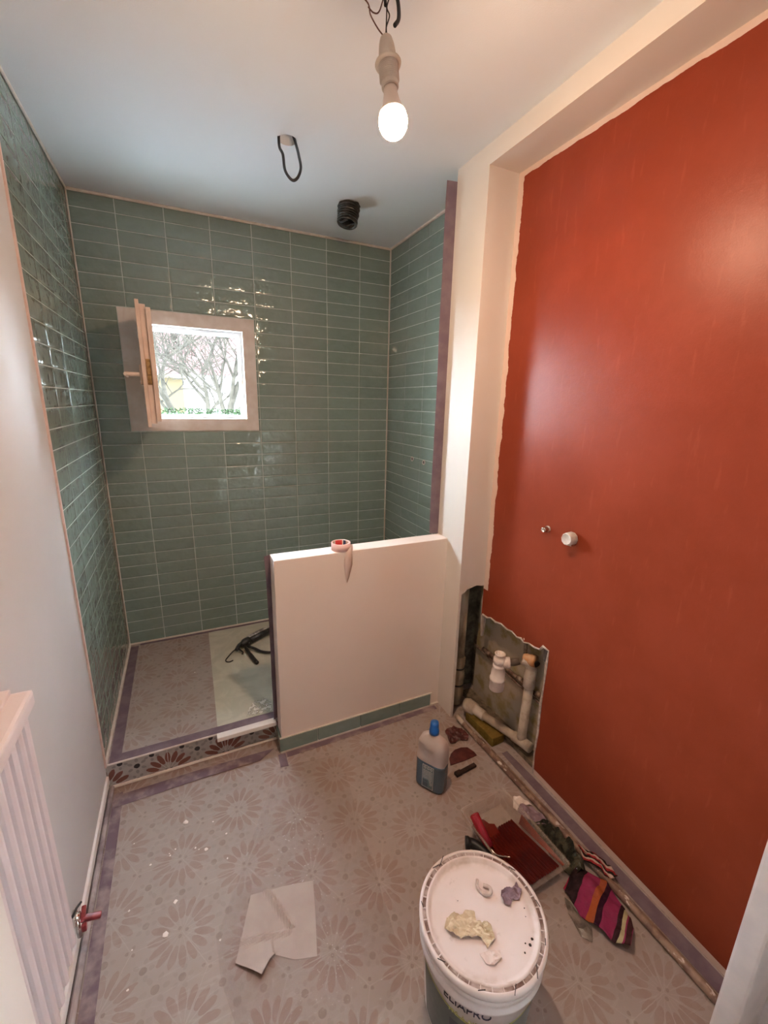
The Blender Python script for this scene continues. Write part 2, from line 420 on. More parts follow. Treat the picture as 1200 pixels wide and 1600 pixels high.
# sealant beads and edge profile
bm = nb(); tube(bm, [(0, -0.002, H-0.004), (W, -0.002, H-0.004)], 0.007, 8); tube(bm, [(0.002, YS, H-0.004), (0.002, 0, H-0.004)], 0.005, 8); tube(bm, [(W-0.002, YHB, H-0.004), (W-0.002, 0, H-0.004)], 0.007, 8)
struct('trim_1', bm, M_sil, label='sealant bead between tiles and ceiling')
bm = nb(); tube(bm, [(0, -0.001, HS+0.002), (W, -0.001, HS+0.002)], 0.006, 8); tube(bm, [(0.001, YS, HS+0.002), (0.001, 0, HS+0.002)], 0.007, 8)
tube(bm, [(0.001, -0.001, HS), (0.001, -0.001, H)], 0.003, 8); tube(bm, [(W-0.001, -0.001, HS), (W-0.001, -0.001, H)], 0.003, 8)
struct('trim_2', bm, M_sil, label='sealant bead around the shower floor')
bm = nb(); box(bm, (-0.01, YS-0.008, 0.10), (0.006, YS+0.002, H), bev=0.002); struct('trim_3', bm, mottled('pink_edge_profile', (0.60, 0.45, 0.39), (0.52, 0.38, 0.32), 20, 0.5))
bm = nb(); tube(bm, [(0.0, YS-0.004, 0.003), (XH, YS-0.004, 0.003)], 0.006, 8); tube(bm, [(0.004, YS+0.002, HS-0.002), (XH, YS+0.002, HS-0.002)], 0.004, 8)
struct('trim_4', bm, M_sil, label='pale sealant lines along the shower step')

# half wall, its tile skirting
bm = nb(); box(bm, (XH, YH, 0), (XP+0.004, YHB, ZT), bev=0.003); struct('wall_half', bm, M_half)
bm = nb(); js = [0.648, 0.815, 1.02, 1.225, 1.40]
for a, b in zip(js, js[1:]): box(bm, (a+0.0015, YH-0.010, 0.006), (b-0.0015, YH+0.001, 0.068), bev=0.0015)
for a, b in ((YH-0.010, YHB),): box(bm, (0.646, a, 0.006), (XH-0.0001, b, 0.068), bev=0.0015)
struct('baseboard_back', bm, M_tile)
bm = nb(); box(bm, (0.647, YH-0.011, 0.0), (1.45, YH, 0.006)); box(bm, (0.647, YH-0.007, 0.068), (1.41, YH, 0.071)); struct('trim_5', bm, M_sil)
# pillar (hollow plasterboard casing) and beam
bm = nb()
box(bm, (XP, YPF, 0), (XP+0.014, YHB, ZB))                               # left board, to the floor
poly = [(XP+0.014, 0.648), (XP+0.014, ZB), (XR, ZB), (XR, 0.675), (1.570, 0.676), (1.545, 0.682), (1.52, 0.678), (1.492, 0.672), (1.476, 0.660)]
prism(bm, poly, 0.014, YPF, 'y')
struct('wall_pillar', bm, M_wall, label='cream boxed pillar at the end of the half wall')
bm = nb(); box(bm, (XP, -5.2, ZB), (XR+0.25, YHB, H)); struct('trim_6', bm, M_wall, label='cream boxed beam above the red wall')
bm = nb(); box(bm, (XR, YHB, 0), (XR+0.25, -1.122, ZB)); 
bm.free()
# shaft interior behind the pillar and the hole
bm = nb()
box(bm, (XP+0.014, YHB-0.02, 0), (1.72, YHB, ZB)); box(bm, (1.70, -1.60, 0), (1.72, YHB, 0.75)); box(bm, (1.59, -1.60, 0), (1.72, -1.575, 0.75)); box(bm, (1.60, -1.60, 0.72), (1.72, YHB-0.02, 0.75))
box(bm, (XR+0.013, -1.135, 0.75), (1.72, YHB, H)); box(bm, (1.72, -2.46, 0), (1.80, 0.28, H))  # unseen filler and outer shell, added to keep sky light out
box(bm, (1.600, -1.574, -0.001), (1.655, -1.00, 0.022)); struct('wall_shaft', bm, M_shaft, label='dark dirty inside of the pipe shaft, plus unseen light-sealing walls and a dark strip shading the gap')  # first box: dark strip standing in for shade in the gap below the board
bm = nb(); box(bm, (1.655, -1.574, 0.0), (1.668, -1.02, 0.72)); struct('wall_shaft', bm, M_gyp, label='stained backing board behind the pipes')
# red wall with broken hole
hole = [(-1.121, 0.0), (-1.121, 0.522), (-1.132, 0.530), (-1.165, 0.533), (-1.19, 0.541), (-1.225, 0.539), (-1.26, 0.548), (-1.30, 0.543), (-1.329, 0.550), (-1.36, 0.540), (-1.385, 0.548), (-1.40, 0.538),
        (-1.43, 0.549), (-1.46, 0.546), (-1.487, 0.553), (-1.505, 0.575), (-1.530, 0.573), (-1.528, 0.50), (-1.532, 0.42), (-1.527, 0.33), (-1.533, 0.20), (-1.529, 0.10), (-1.532, 0.0)]
def redwall(bm, th, x):
    poly = [(-1.121, 0.522)]+hole[2:]+[(-2.45, 0.0), (-2.45, ZB), (-1.121, ZB)]
    prism(bm, poly, th, x, 'x')
bm = nb(); redwall(bm, 0.013, XR); rw = struct('wall_right', bm, [M_red, M_broken])
for p in rw.data.polygons:
    if abs(p.normal.x) < 0.5: p.material_index = 1
bm = nb()
pts = [(XR-0.001, a[0]+random.uniform(-.002, .002), a[1]+random.uniform(-.002, .002)) for a in hole[2:]]
tube(bm, pts, [random.uniform(0.0025, 0.0065) for _ in pts], 6); struct('trim_7', bm, M_broken, label='chipped white plaster edge of the hole in the red wall')
# pillar board rough edge
bm = nb(); pts = [(a[0], YPF+0.002, a[1]) for a in ([(XP+0.012, 0.0), (XP+0.014, 0.30), (XP+0.012, 0.5), (XP+0.013, 0.648)]+poly[::-1][:6])]
tube(bm, pts, [random.uniform(0.002, 0.004) for _ in pts], 6); struct('trim_8', bm, M_broken, label='chipped board edge around the pipe opening of the pillar')

# doorway the camera stands in, hall behind with an added daylight opening
M_jamb = mottled('white_gloss_paint', (0.72, 0.66, 0.64), (0.66, 0.61, 0.60), 14, 0.4, 0.4, bmp=0.1, bscale=200)
bm = nb(); box(bm, (1.372, -2.315, 0), (XR-0.001, -2.30, H-0.07)); prism(bm, [(1.372, -2.30), (1.372, -2.36), (1.40, -2.372), (XR-0.001, -2.372), (XR-0.001, -2.30)], 2.30, 0.0, 'z')
bm.free()
bm = nb(); box(bm, (1.372, -2.345, 0), (1.50, -2.300, 2.09), bev=0.006); box(bm, (1.49, -2.40, 0), (XR-0.001, -2.31, 2.09), bev=0.004)
struct('door_1', bm, M_jamb, label='white painted door frame on the right beside the red wall')
bm = nb(); box(bm, (-0.02, -2.42, 0), (0.213, -2.20, H)); struct('wall_front', bm, M_wall)
bm = nb(); box(bm, (-0.3, -5.2, 0), (-0.2, -2.3, H)); struct('wall_left', bm, M_wall, label='hall wall left of the doorway')
bm = nb(); box(bm, (-0.3, -5.2, 0), (1.75, -5.1, H)); struct('wall_front', bm, M_wall, label='end wall of the hall')
bm = nb(); HY0, HY1, HZ0, HZ1 = -3.62, -3.27, 0.45, 0.98  # unseen opening, placed and sized to let fill daylight into the room
box(bm, (XR, HY1, 0), (1.75, -2.45, H)); box(bm, (XR, -5.2, 0), (1.75, HY0, H)); box(bm, (XR, HY0, 0), (1.75, HY1, HZ0)); box(bm, (XR, HY0, HZ1), (1.75, HY1, H))
struct('wall_right', bm, M_wall, label='side wall of the hall with an unseen opening added for daylight')

# ================================================================== WINDOW
M_frame = mottled('window_frame_paint', (0.70, 0.63, 0.59), (0.62, 0.53, 0.48), 12, 0.5, 0.3)
M_frame2 = mottled('window_sash_paint', (0.72, 0.55, 0.45), (0.62, 0.47, 0.38), 12, 0.5, 0.3)
win = empty('window_1', (0.46, 0.0, WZ0), 'small square casement window in the green tiled wall, sash swung inward', kind='structure')
ix0, ix1, iz0, iz1 = 0.236, 0.718, 1.378, 1.839
def ring(bm, o, i, y0, y1):
    (a, b, c, d), (e, f, g, h) = o, i
    box(bm, (a, y0, c), (e, y1, d)); box(bm, (f, y0, c), (b, y1, d)); box(bm, (e, y0, c), (f, y1, g)); box(bm, (e, y0, h), (f, y1, d))
bm = nb(); ring(bm, (WX0+0.004, WX1-0.003, WZ0+0.002, WZ1-0.004), (ix0, ix1, iz0, iz1), -0.006, 0.035)
ring(bm, (ix0-0.03, ix1+0.03, iz0-0.03, iz1+0.03), (ix0+0.0, ix1-0.0, iz0+0.0, iz1-0.0), 0.035, 0.05)
obj('frame', bm, M_frame, win)
bm = nb(); ring(bm, (ix0-0.002, ix1+0.002, iz0-0.002, iz1+0.002), (ix0+0.016, ix1-0.016, iz0+0.014, iz1-0.016), 0.045, 0.075)
ring(bm, (ix0-0.02, ix1+0.02, iz0-0.02, iz1+0.02), (ix0+0.020, ix1-0.020, iz0+0.018, iz1-0.020), 0.075, 0.10)
obj('rebate', bm, mat('white_rebate', (0.72, 0.76, 0.80), 0.4), win)
bm = nb(); box(bm, (ix1-0.004, 0.012, 1.562), (ix1+0.002, 0.03, 1.60), bev=0.001); obj('strike_plate', bm, M_brass, win)
for hz in (1.43, 1.79):
    bm = nb(); tube(bm, [(0.222, -0.012, hz-0.02), (0.222, -0.012, hz+0.02)], 0.006, 12); obj('hinge', bm, M_trimw, win)
# sash: plane from hinge line toward the camera
hx, hy = 0.226, -0.010
fx_, fy_ = 0.250, -0.480
dv = Vector((fx_-hx, fy_-hy, 0)); SWd = dv.length; dv.normalize(); nv = Vector((-dv.y, dv.x, 0))   # nv points to +x side
def SP(s, t, z): return Vector((hx, hy, 0))+dv*s+nv*t+Vector((0, 0, z))
def sbox(bm, s0, s1, t0, t1, z0, z1, bev=0.0):
    t = nb(); box(t, (s0, t0, z0), (s1, t1, z1), bev=bev)
    for v in t.verts: v.co = SP(v.co.x, v.co.y, v.co.z)
    join(bm, t)
sash = bm = nb(); st = 0.062
def sring(bm, s0, s1, z0, z1, w, t0, t1):
    sbox(bm, s0, s0+w, t0, t1, z0, z1, 0.0015); sbox(bm, s1-w, s1, t0, t1, z0, z1, 0.0015)
    sbox(bm, s0+w, s1-w, t0, t1, z0, z0+w, 0.0015); sbox(bm, s0+w, s1-w, t0, t1, z1-w, z1, 0.0015)
sring(bm, 0.0, SWd, 1.360, 1.862, st, 0.0, 0.014)
sring(bm, 0.016, SWd-0.014, 1.374, 1.848, st-0.016, 0.014, 0.036)
sring(bm, 0.003, SWd-0.001, 1.384, 1.836, st-0.004, 0.036, 0.054)
so = obj('sash', bm, M_frame2, win)
gm = mat('window_glass', (0.9, 0.95, 0.93), 0.02, 0.5, Transmission_Weight=1.0, IOR=1.45)
bm = nb(); sbox(bm, st-0.004, SWd-st+0.004, 0.016, 0.020, 1.36+st-0.004, 1.862-st+0.004); obj('glass', bm, gm, so)
bm = nb(); sbox(bm, SWd-0.0145, SWd-0.011, 0.017, 0.033, 1.535, 1.638, 0.001); sbox(bm, SWd-0.012, SWd+0.002, 0.019, 0.031, 1.574, 1.590, 0.002); obj('latch', bm, M_brass, so)
bm = nb(); sbox(bm, SWd-0.052, SWd-0.018, -0.010, 0.0, 1.535, 1.615, 0.004)
a, b_ = SP(SWd-0.035, -0.008, 1.576), SP(SWd-0.035, -0.060, 1.576)
tube(bm, [a, b_], 0.0085, 12); tube(bm, [b_, SP(SWd-0.06, -0.062, 1.575), SP(SWd-0.15, -0.062, 1.570)], [0.009, 0.009, 0.007], 12)
obj('handle', bm, M_frame2, so)

# ================================================================== LAMP
lamp = empty('pendant_bulb', (0.855, -1.58, 2.03), 'lit bare bulb in a cream lamp holder hanging by wires from the ceiling', 'light bulb')
top = Vector((0.848, -1.535, 2.243)); tip = Vector((0.856, -1.575, 2.04)); axis = (tip-top).normalized(); L = (tip-top).length
M_holder = mottled('cream_bakelite', (0.50, 0.43, 0.37), (0.56, 0.49, 0.42), 40, 0.4, 0.4)
bm = nb(); lathe(bm, [(0, 0), (0.008, 0.001), (0.013, 0.006), (0.0165, 0.018), (0.018, 0.030), (0.0195, 0.052)], top, axis, 28); hd = obj('lamp_holder', bm, M_holder, lamp, True)
bm = nb(); lathe(bm, [(0.019, 0.050), (0.027, 0.050), (0.0285, 0.052), (0.027, 0.055), (0.020, 0.055)], top, axis, 36); obj('shade_ring', bm, M_holder, lamp, True)
bm = nb(); pr = []; h = 0.055
for k in range(9): pr += [(0.0215, h+k*0.0035), (0.0205, h+k*0.0035+0.0018)]
pr += [(0.0185, 0.088), (0.0185, 0.096), (0.0165, 0.098), (0.0, 0.098)]
lathe(bm, [(0.0, 0.053)]+pr, top, axis, 28); obj('threaded_collar', bm, M_holder, lamp)
bm = nb(); lathe(bm, [(0.0, 0.094), (0.0145, 0.094), (0.015, 0.106), (0.0165, 0.115), (0.021, 0.130), (0.0272, 0.142), (0.0292, 0.146), (0.0, 0.146)], top, axis, 32); obj('bulb_body', bm, mat('bulb_housing', (0.68, 0.58, 0.52), 0.4), lamp, True)
bm = nb(); R0 = 0.0312; pr = [(0.0, 0.1465), (0.0290, 0.1465)]
for k in range(0, 13):
    a = -0.35+(PI/2+0.35)*k/12; pr.append((R0*math.cos(a), 0.160+R0*0.98*math.sin(a)))
pr[-1] = (0, pr[-1][1]); lathe(bm, pr, top, axis, 28)
em = bpy.data.materials.new('glowing_bulb'); em.use_nodes = True; nt = em.node_tree; nt.nodes.clear()
e = nt.nodes.new('ShaderNodeEmission'); e.inputs[0].default_value = BULB_COLOR; e.inputs[1].default_value = BULB_STRENGTH
o_ = nt.nodes.new('ShaderNodeOutputMaterial'); nt.links.new(e.outputs[0], o_.inputs[0])
gN = nt.nodes.new('ShaderNodeNewGeometry'); dp = nt.nodes.new('ShaderNodeVectorMath'); dp.operation = 'DOT_PRODUCT'; nt.links.new(gN.outputs['Normal'], dp.inputs[0]); dp.inputs[1].default_value = tuple(axis)
es = (X(nt, dp.outputs['Value'])*0.5+0.5).smooth(0.25, 1.0)*BULB_STRENGTH+25.0; nt.links.new(es.s, e.inputs[1])
obj('bulb_globe', bm, em, lamp, True)
for o in list(lamp.children):      # slightly longer holder
    for v in o.data.vertices:
        w = v.co+lamp.location; h_ = (w-top).dot(axis); v.co = w+axis*(h_*0.07)-lamp.location
M_brown = mat('brown_wire', (0.13, 0.06, 0.045), 0.5); 
ch = Vector((0.88, -1.50, H+0.03))
bm = nb(); tube(bm, smoothpts([top+Vector((-0.006, 0, -0.001)), (0.835, -1.52, 2.262), (0.822, -1.512, 2.285), (0.818, -1.508, 2.305), (0.800, -1.500, 2.325), (0.81, -1.49, 2.35), ch]), 0.0014, 8); obj('wire', bm, M_brown, lamp)
bm = nb(); tube(bm, smoothpts([(0.818, -1.508, 2.300), (0.832, -1.503, 2.298), (0.846, -1.500, 2.305), (0.856, -1.50, 2.33), ch]), 0.0014, 8); obj('wire', bm, M_brown, lamp)
bm = nb(); tube(bm, smoothpts([top, (0.851, -1.53, 2.262), (0.855, -1.522, 2.30), (0.856, -1.512, 2.34), ch]), 0.0014, 8); obj('wire', bm, M_black, lamp)
bm = nb(); tube(bm, smoothpts([top+Vector((0.003, 0, 0)), (0.8515, -1.53, 2.262), (0.862, -1.522, 2.29), (0.86, -1.512, 2.31), (0.872, -1.50, 2.345), ch]), 0.0014, 8); obj('wire', bm, M_black, lamp)
bm = nb(); tube(bm, smoothpts([(0.853, -1.520, 2.306), (0.856, -1.512, 2.33), (0.875, -1.50, 2.36), ch]), 0.0035, 10); tag(obj('cable_sheath', bm, M_black, None), 'straight black cable sheath ending above the lamp wires', 'cable')
bm = nb(); tube(bm, smoothpts([(0.868, -1.537, 2.266), (0.880, -1.530, 2.285), (0.886, -1.515, 2.32), (0.884, -1.503, 2.36), ch+Vector((0.004, 0, 0))]), 0.0042, 10); tag(obj('cable_stub', bm, M_black, None), 'cut black cable end hanging right of the lamp wires', 'cable')

# ceiling cable loop and duct
bm = nb(); 
lp = smoothpts([(0.775, -0.80, H+0.03), (0.772, -0.815, 2.345), (0.778, -0.84, 2.31), (0.778, -0.86, 2.26), (0.788, -0.87, 2.235), (0.805, -0.87, 2.226), (0.822, -0.87, 2.240), (0.835, -0.86, 2.275), (0.834, -0.84, 2.32), (0.832, -0.82, 2.355), (0.822, -0.80, H+0.03)], 8)
tube(bm, lp, 0.0048, 10); tag(obj('cable_loop', bm, M_black, None, True), 'black cable hanging in a loop from the round ceiling hole', 'cable')
duct = empty('ventilation_duct', (1.155, -0.44, 2.30), 'short black corrugated duct end sticking out of the ceiling', 'duct')
bm = nb(); pr = []
for k in range(9): pr += [(0.050+random.uniform(-.002, .002), 0.085-k*0.0105), (0.049, 0.085-k*0.0105-0.0035), (0.041, 0.085-k*0.0105-0.006), (0.041, 0.085-k*0.0105-0.0085)]
pr += [(0.048, -0.012), (0.046, -0.016), (0.036, -0.012), (0.034, 0.02), (0.0, 0.03)]
lathe(bm, pr, (1.163, -0.44, 2.305), (0.16, 0.12, 1.0), 36)
for v in bm.verts: v.co += Vector((mnoise.noise(v.co*40), mnoise.noise(v.co*40+Vector((9, 0, 0))), 0))*0.004
obj('corrugated_hose', bm, mottled('black_duct_foil', (0.02, 0.02, 0.018), (0.065, 0.06, 0.05), 30, 0.35, 0.5), duct)
bm = nb(); t = [(1.163+0.036*math.cos(a), -0.44+0.03*math.sin(a), 2.298+0.006*math.sin(3*a)) for a in [k*2*PI/24 for k in range(18)]]
tube(bm, t, 0.006, 8); obj('folded_end', bm, M_blackm, duct, True)

# small fittings on shower wall
for k, (yy, zz, lb) in enumerate(((-0.369, 1.167, 'small sealed pipe stub in the right tiled wall, the one nearer the corner'), (-0.504, 1.164, 'small sealed pipe stub in the right tiled wall, the one nearer the purple tape'))):
    o = empty('pipe_stub', (1.60, yy, zz), lb, 'pipe stub')
    bm = nb(); lathe(bm, [(0.010, 0), (0.013, 0.001), (0.015, 0.004), (0.012, 0.006), (0.010, 0.004), (0.010, 0)], (1.599, yy, zz), (-1, 0, 0), 20); obj('sealant_ring', bm, M_sil, o, True)
    bm = nb(); lathe(bm, [(0.0, 0), (0.009, 0), (0.009, 0.003), (0, 0.003)], (1.599, yy, zz), (-1, 0, 0), 16); obj('plug', bm, M_black, o)

# red wall fittings
tp = empty('water_inlet', (XR, -1.457, 1.042), 'small threaded metal tap connector sticking out of the red wall', 'tap connector')
bm = nb(); d = Vector((-1, -0.12, -0.03)); lathe(bm, [(0.010, -0.002), (0.0125, 0.0), (0.0125, 0.005), (0.0085, 0.006), (0.0085, 0.012), (0.0095, 0.013), (0.0085, 0.015), (0.0095, 0.017), (0.0085, 0.019), (0.0095, 0.021), (0.0085, 0.024), (0.0092, 0.030), (0.0055, 0.030), (0.005, 0.012), (0, 0.012)], (XR, -1.457, 1.042), d, 24); obj('nipple', bm, M_chrome, tp, True)
bm = nb(); lathe(bm, [(0, 0.0125), (0.0052, 0.0125), (0.0052, 0.013), (0, 0.013)], (XR, -1.457, 1.042), d, 16); obj('bore', bm, M_black, tp)
cp = empty('wall_cap', (XR, -1.575, 1.040), 'round white plastic cap on the red wall right of the metal connector', 'cap')
bm = nb(); pr = [(0.0, 0.0), (0.012, 0.0), (0.012, 0.006), (0.0235, 0.006), (0.024, 0.010), (0.0225, 0.034), (0.020, 0.038), (0.018, 0.038), (0.016, 0.036), (0, 0.0355)]
lathe(bm, pr, (XR, -1.572, 1.040), (-1, -0.05, 0.02), 10)
bmesh.ops.bevel(bm, geom=[e for e in bm.edges], offset=0.0008, segments=1, affect='EDGES'); obj('knob', bm, mottled('white_cap', (0.66, 0.62, 0.58), (0.5, 0.46, 0.42), 50, 0.35), cp, True)
bm = nb(); obox(bm, (XR-0.012, -1.578, 1.019), (0.022, 0.016, 0.006)); obj('clip', bm, M_chrome, cp)

# ================================================================== PIPES IN THE NICHE
vp = empty('soil_pipe', (1.515, -1.058, 0.0), 'old stained vertical pipe inside the open pillar shaft', 'pipe')
bm = nb(); tube(bm, [(1.522, -1.055, 0.02), (1.522, -1.055, 0.76)], 0.027, 24); obj('pipe', bm, M_pvc_old, vp, True)
bm = nb(); lathe(bm, [(0.027, 0.05), (0.034, 0.06), (0.035, 0.10), (0.032, 0.105), (0.032, 0.16), (0.035, 0.165), (0.035, 0.19), (0.0325, 0.195), (0.0325, 0.235), (0.034, 0.24), (0.034, 0.275), (0.028, 0.285)], (1.522, -1.055, 0), (0, 0, 1), 24); obj('coupling', bm, M_pvc_old, vp, True)
for zz in (0.128, 0.222):
    bm = nb(); lathe(bm, [(0.031, 0), (0.0355, 0.0), (0.0355, 0.006), (0.031, 0.006)], (1.522, -1.055, zz), (0, 0, 1), 24); obj('rubber_seal', bm, M_black, vp, True)
wp = empty('waste_pipe', (1.56, -1.30, 0.0), 'grey plastic waste pipe running low through the wall opening', 'pipe')
bm = nb(); tube(bm, [(1.525, -1.135, 0.058), (1.532, -1.15, 0.062), (1.540, -1.19, 0.066)], [0.031, 0.034, 0.030], 20); tube(bm, smoothpts([(1.538, -1.17, 0.066), (1.546, -1.22, 0.068), (1.552, -1.245, 0.067)], 4), 0.0235, 18)
obj('elbow', bm, M_pvc, wp, True)
bm = nb(); tube(bm, [(1.550, -1.235, 0.067), (1.602, -1.425, 0.068), (1.608, -1.448, 0.067)], 0.0185, 18); obj('low_run', bm, M_pvc, wp, True)
bm = nb(); tube(bm, [(1.594, -1.395, 0.068), (1.608, -1.448, 0.067), (1.613, -1.478, 0.0665)], 0.0225, 18); lathe(bm, [(0.0225, 0), (0.021, 0.003), (0.0, 0.003)], (1.613, -1.478, 0.0665), (0.15, -0.98, 0), 18); obj('branch', bm, M_pvc, wp, True)
bm = nb(); tube(bm, [(1.607, -1.430, 0.07), (1.607, -1.430, 0.10), (1.612, -1.432, 0.34)], [0.0235, 0.0195, 0.0195], 18); obj('riser', bm, M_pvc, wp, True)
bm = nb(); lathe(bm, [(0.0195, 0.265), (0.0245, 0.27), (0.0245, 0.33), (0.0225, 0.335), (0.022, 0.40)], (1.606, -1.430, 0.07), (0.01, -0.01, 1), 20); obj('socket', bm, M_pvc, wp, True)
bm = nb(); tube(bm, smoothpts([(1.611, -1.434, 0.38), (1.611, -1.434, 0.425), (1.602, -1.425, 0.452), (1.585, -1.405, 0.462)], 5), [0.023]*16, 18); obj('upper_bend', bm, M_pvc, wp, True)
M_orange = mottled('orange_rubber', (0.50, 0.23, 0.09), (0.58, 0.36, 0.22), 30, 0.55)
bm = nb(); lathe(bm, [(0, 0), (0.024, 0), (0.026, 0.006), (0.024, 0.02), (0.020, 0.03), (0.021, 0.045), (0.017, 0.052), (0, 0.052)], (1.612, -1.452, 0.470), (-0.42, 0.90, -0.05), 22); obj('spigot', bm, M_orange, wp, True)
bm = nb(); lathe(bm, [(0, 0), (0.016, 0), (0.016, 0.005), (0, 0.005)], (1.610, -1.455, 0.462), (-0.2, -0.95, -0.25), 18); obj('bore', bm, M_black, wp)
wf = empty('waste_fitting', (1.51, -1.36, 0.31), 'white plastic tapered waste trap fitting standing out of the niche', 'pipe fitting')
bm = nb(); lathe(bm, [(0.0, 0.0), (0.030, 0.0), (0.031, 0.004), (0.0315, 0.045), (0.033, 0.047), (0.033, 0.056), (0.030, 0.058), (0.0285, 0.088), (0.024, 0.104), (0.026, 0.108), (0.026, 0.118), (0.023, 0.120), (0.023, 0.128), (0.0255, 0.130), (0.0255, 0.150), (0.021, 0.152), (0.021, 0.166), (0.0225, 0.168), (0.0225, 0.172), (0.0165, 0.172), (0.0155, 0.15), (0.0, 0.148)], (1.508, -1.352, 0.305), (0.0, -0.02, 1), 30); obj('body', bm, M_white, wf, True)
bm = nb(); lathe(bm, [(0, 0.149), (0.0155, 0.149), (0.0155, 0.150), (0, 0.150)], (1.508, -1.352, 0.305), (0.0, -0.02, 1), 20); obj('opening', bm, M_shaft, wf)
bm = nb(); lathe(bm, [(0.018, 0), (0.0225, 0.012), (0.0235, 0.02), (0.0235, 0.034), (0.02, 0.036), (0, 0.036)], (1.515, -1.360, 0.435), (0.72, -0.55, 0.12), 24); obj('side_nut', bm, M_white, wf, True)
bm = nb(); lathe(bm, [(0.0, 0), (0.015, 0), (0.016, 0.02), (0.014, 0.04), (0, 0.04)], (1.540, -1.382, 0.441), (0.72, -0.45, 0.25), 20); obj('rubber_sleeve', bm, mat('grey_rubber', (0.12, 0.09, 0.07), 0.6), wf, True)
cpp = empty('copper_pipe', (1.64, -1.30, 0.28), 'dark corroded copper pipe crossing the board behind the white fitting', 'pipe')
bm = nb(); tube(bm, smoothpts([(1.640, -1.09, 0.315), (1.643, -1.20, 0.312), (1.641, -1.35, 0.305), (1.643, -1.56, 0.296)], 5), 0.009, 10)
tube(bm, smoothpts([(1.638, -1.03, 0.30), (1.643, -1.20, 0.287), (1.641, -1.56, 0.272)], 5), 0.006, 10); obj('pipe_run', bm, M_copper, cpp, True)
for yy in (-1.12, -1.335, -1.45):
    bm = nb(); tube(bm, [(1.641, yy, 0.312), (1.641, yy-0.025, 0.311)], 0.0125, 12); obj('fitting', bm, M_copper, cpp, True)
o = empty('capped_pipe', (1.592, -1.395, 0.50), 'thin capped pipe end sticking up at the top edge of the hole', 'pipe')
bm = nb(); tube(bm, [(1.598, -1.405, 0.475), (1.597, -1.40, 0.545)], 0.0085, 12); obj('pipe', bm, mottled('grimy_pipe', (0.06, 0.05, 0.04), (0.2, 0.16, 0.13), 60), o, True)
bm = nb(); lathe(bm, [(0, 0), (0.0125, 0), (0.013, 0.008), (0.011, 0.016), (0, 0.017)], (1.597, -1.40, 0.545), (0, 0, 1), 12); obj('cap', bm, mottled('plaster_white', (0.6, 0.53, 0.47), (0.4, 0.32, 0.27), 70), o)
bm = nb(); box(bm, (1.588, -1.527, 0.515), (1.604, -1.505, 0.60), bev=0.002); box(bm, (1.60, -1.527, 0.43), (1.61, -1.512, 0.56)); tag(obj('metal_stud', bm, mottled('dark_steel', (0.03, 0.028, 0.026), (0.12, 0.10, 0.09), 40, 0.5)), 'dark metal stud end at the top right corner of the hole', 'metal stud')
# drywall sliver hanging in the corner
bm = nb(); prism(bm, [(-1.123, 0.678), (-1.145, 0.678), (-1.142, 0.50), (-1.139, 0.44), (-1.13, 0.415), (-1.124, 0.42), (-1.118, 0.50), (-1.110, 0.60)], 0.010, 1.586, 'x'); 
for v in bm.verts: v.co += Vector((mnoise.noise(v.co*30), mnoise.noise(v.co*31), 0))*0.004
tag(obj('plaster_strip', bm, mottled('grey_plaster', (0.36, 0.31, 0.29), (0.52, 0.46, 0.42), 30)), 'torn strip of grey plaster hanging in the corner of the niche', 'plaster')
# sponge
bm = nb(); t = nb(); box(t, (-0.036, -0.096, 0), (0.036, 0.096, 0.044), bev=0.005)
bmesh.ops.transform(t, matrix=Matrix.Translation((1.546, -1.258, 0.0008)) @ Matrix.Rotation(0.04, 4, 'Z'), verts=t.verts); join(bm, t)
ms = mottled('olive_sponge', (0.20, 0.13, 0.03), (0.13, 0.085, 0.018), 30, 0.95, 0.05, bmp=0.6, bscale=180)
tag(obj('sponge', bm, ms), 'olive yellow sponge block on the floor under the waste pipe', 'sponge')

# rusty floor pipe
fp = empty('floor_pipe', (1.49, -1.75, 0.0), 'long rusty paint-splashed pipe lying along the foot of the red wall', 'pipe')
mp_ = mat('paint_splashed_pipe', (0.3, 0.2, 0.15), 0.5, 0.4); nt = mp_.node_tree
c = mixc(nt, noise_tex(nt, 22, 5).smooth(0.4, 0.6), (0.30, 0.20, 0.14), (0.16, 0.09, 0.065)); c = mixc(nt, noise_tex(nt, 45, 4, stretch=(1, 0.5, 1)).smooth(0.60, 0.66), c, (0.66, 0.58, 0.53)); setc(mp_, c)
bm = nb(); tube(bm, smoothpts([(1.466, -1.162, 0.026), (1.474, -1.25, 0.0135), (1.482, -1.45, 0.0125), (1.487, -1.65, 0.0125), (1.494, -1.9, 0.0125), (1.500, -2.10, 0.0125), (1.503, -2.31, 0.0125)], 6), 0.0115, 12); obj('pipe', bm, mp_, fp, True)
bm = nb(); tube(bm, smoothpts([(1.497, -1.30, 0.006), (1.508, -1.60, 0.005), (1.515, -2.0, 0.005), (1.520, -2.31, 0.005)], 6), 0.0045, 8); obj('thin_pipe', bm, mp_, fp, True)
bm = nb(); tube(bm, [(1.464, -1.155, 0.029), (1.468, -1.20, 0.020)], 0.0115, 12); obj('end_sleeve', bm, M_pvc, fp, True)

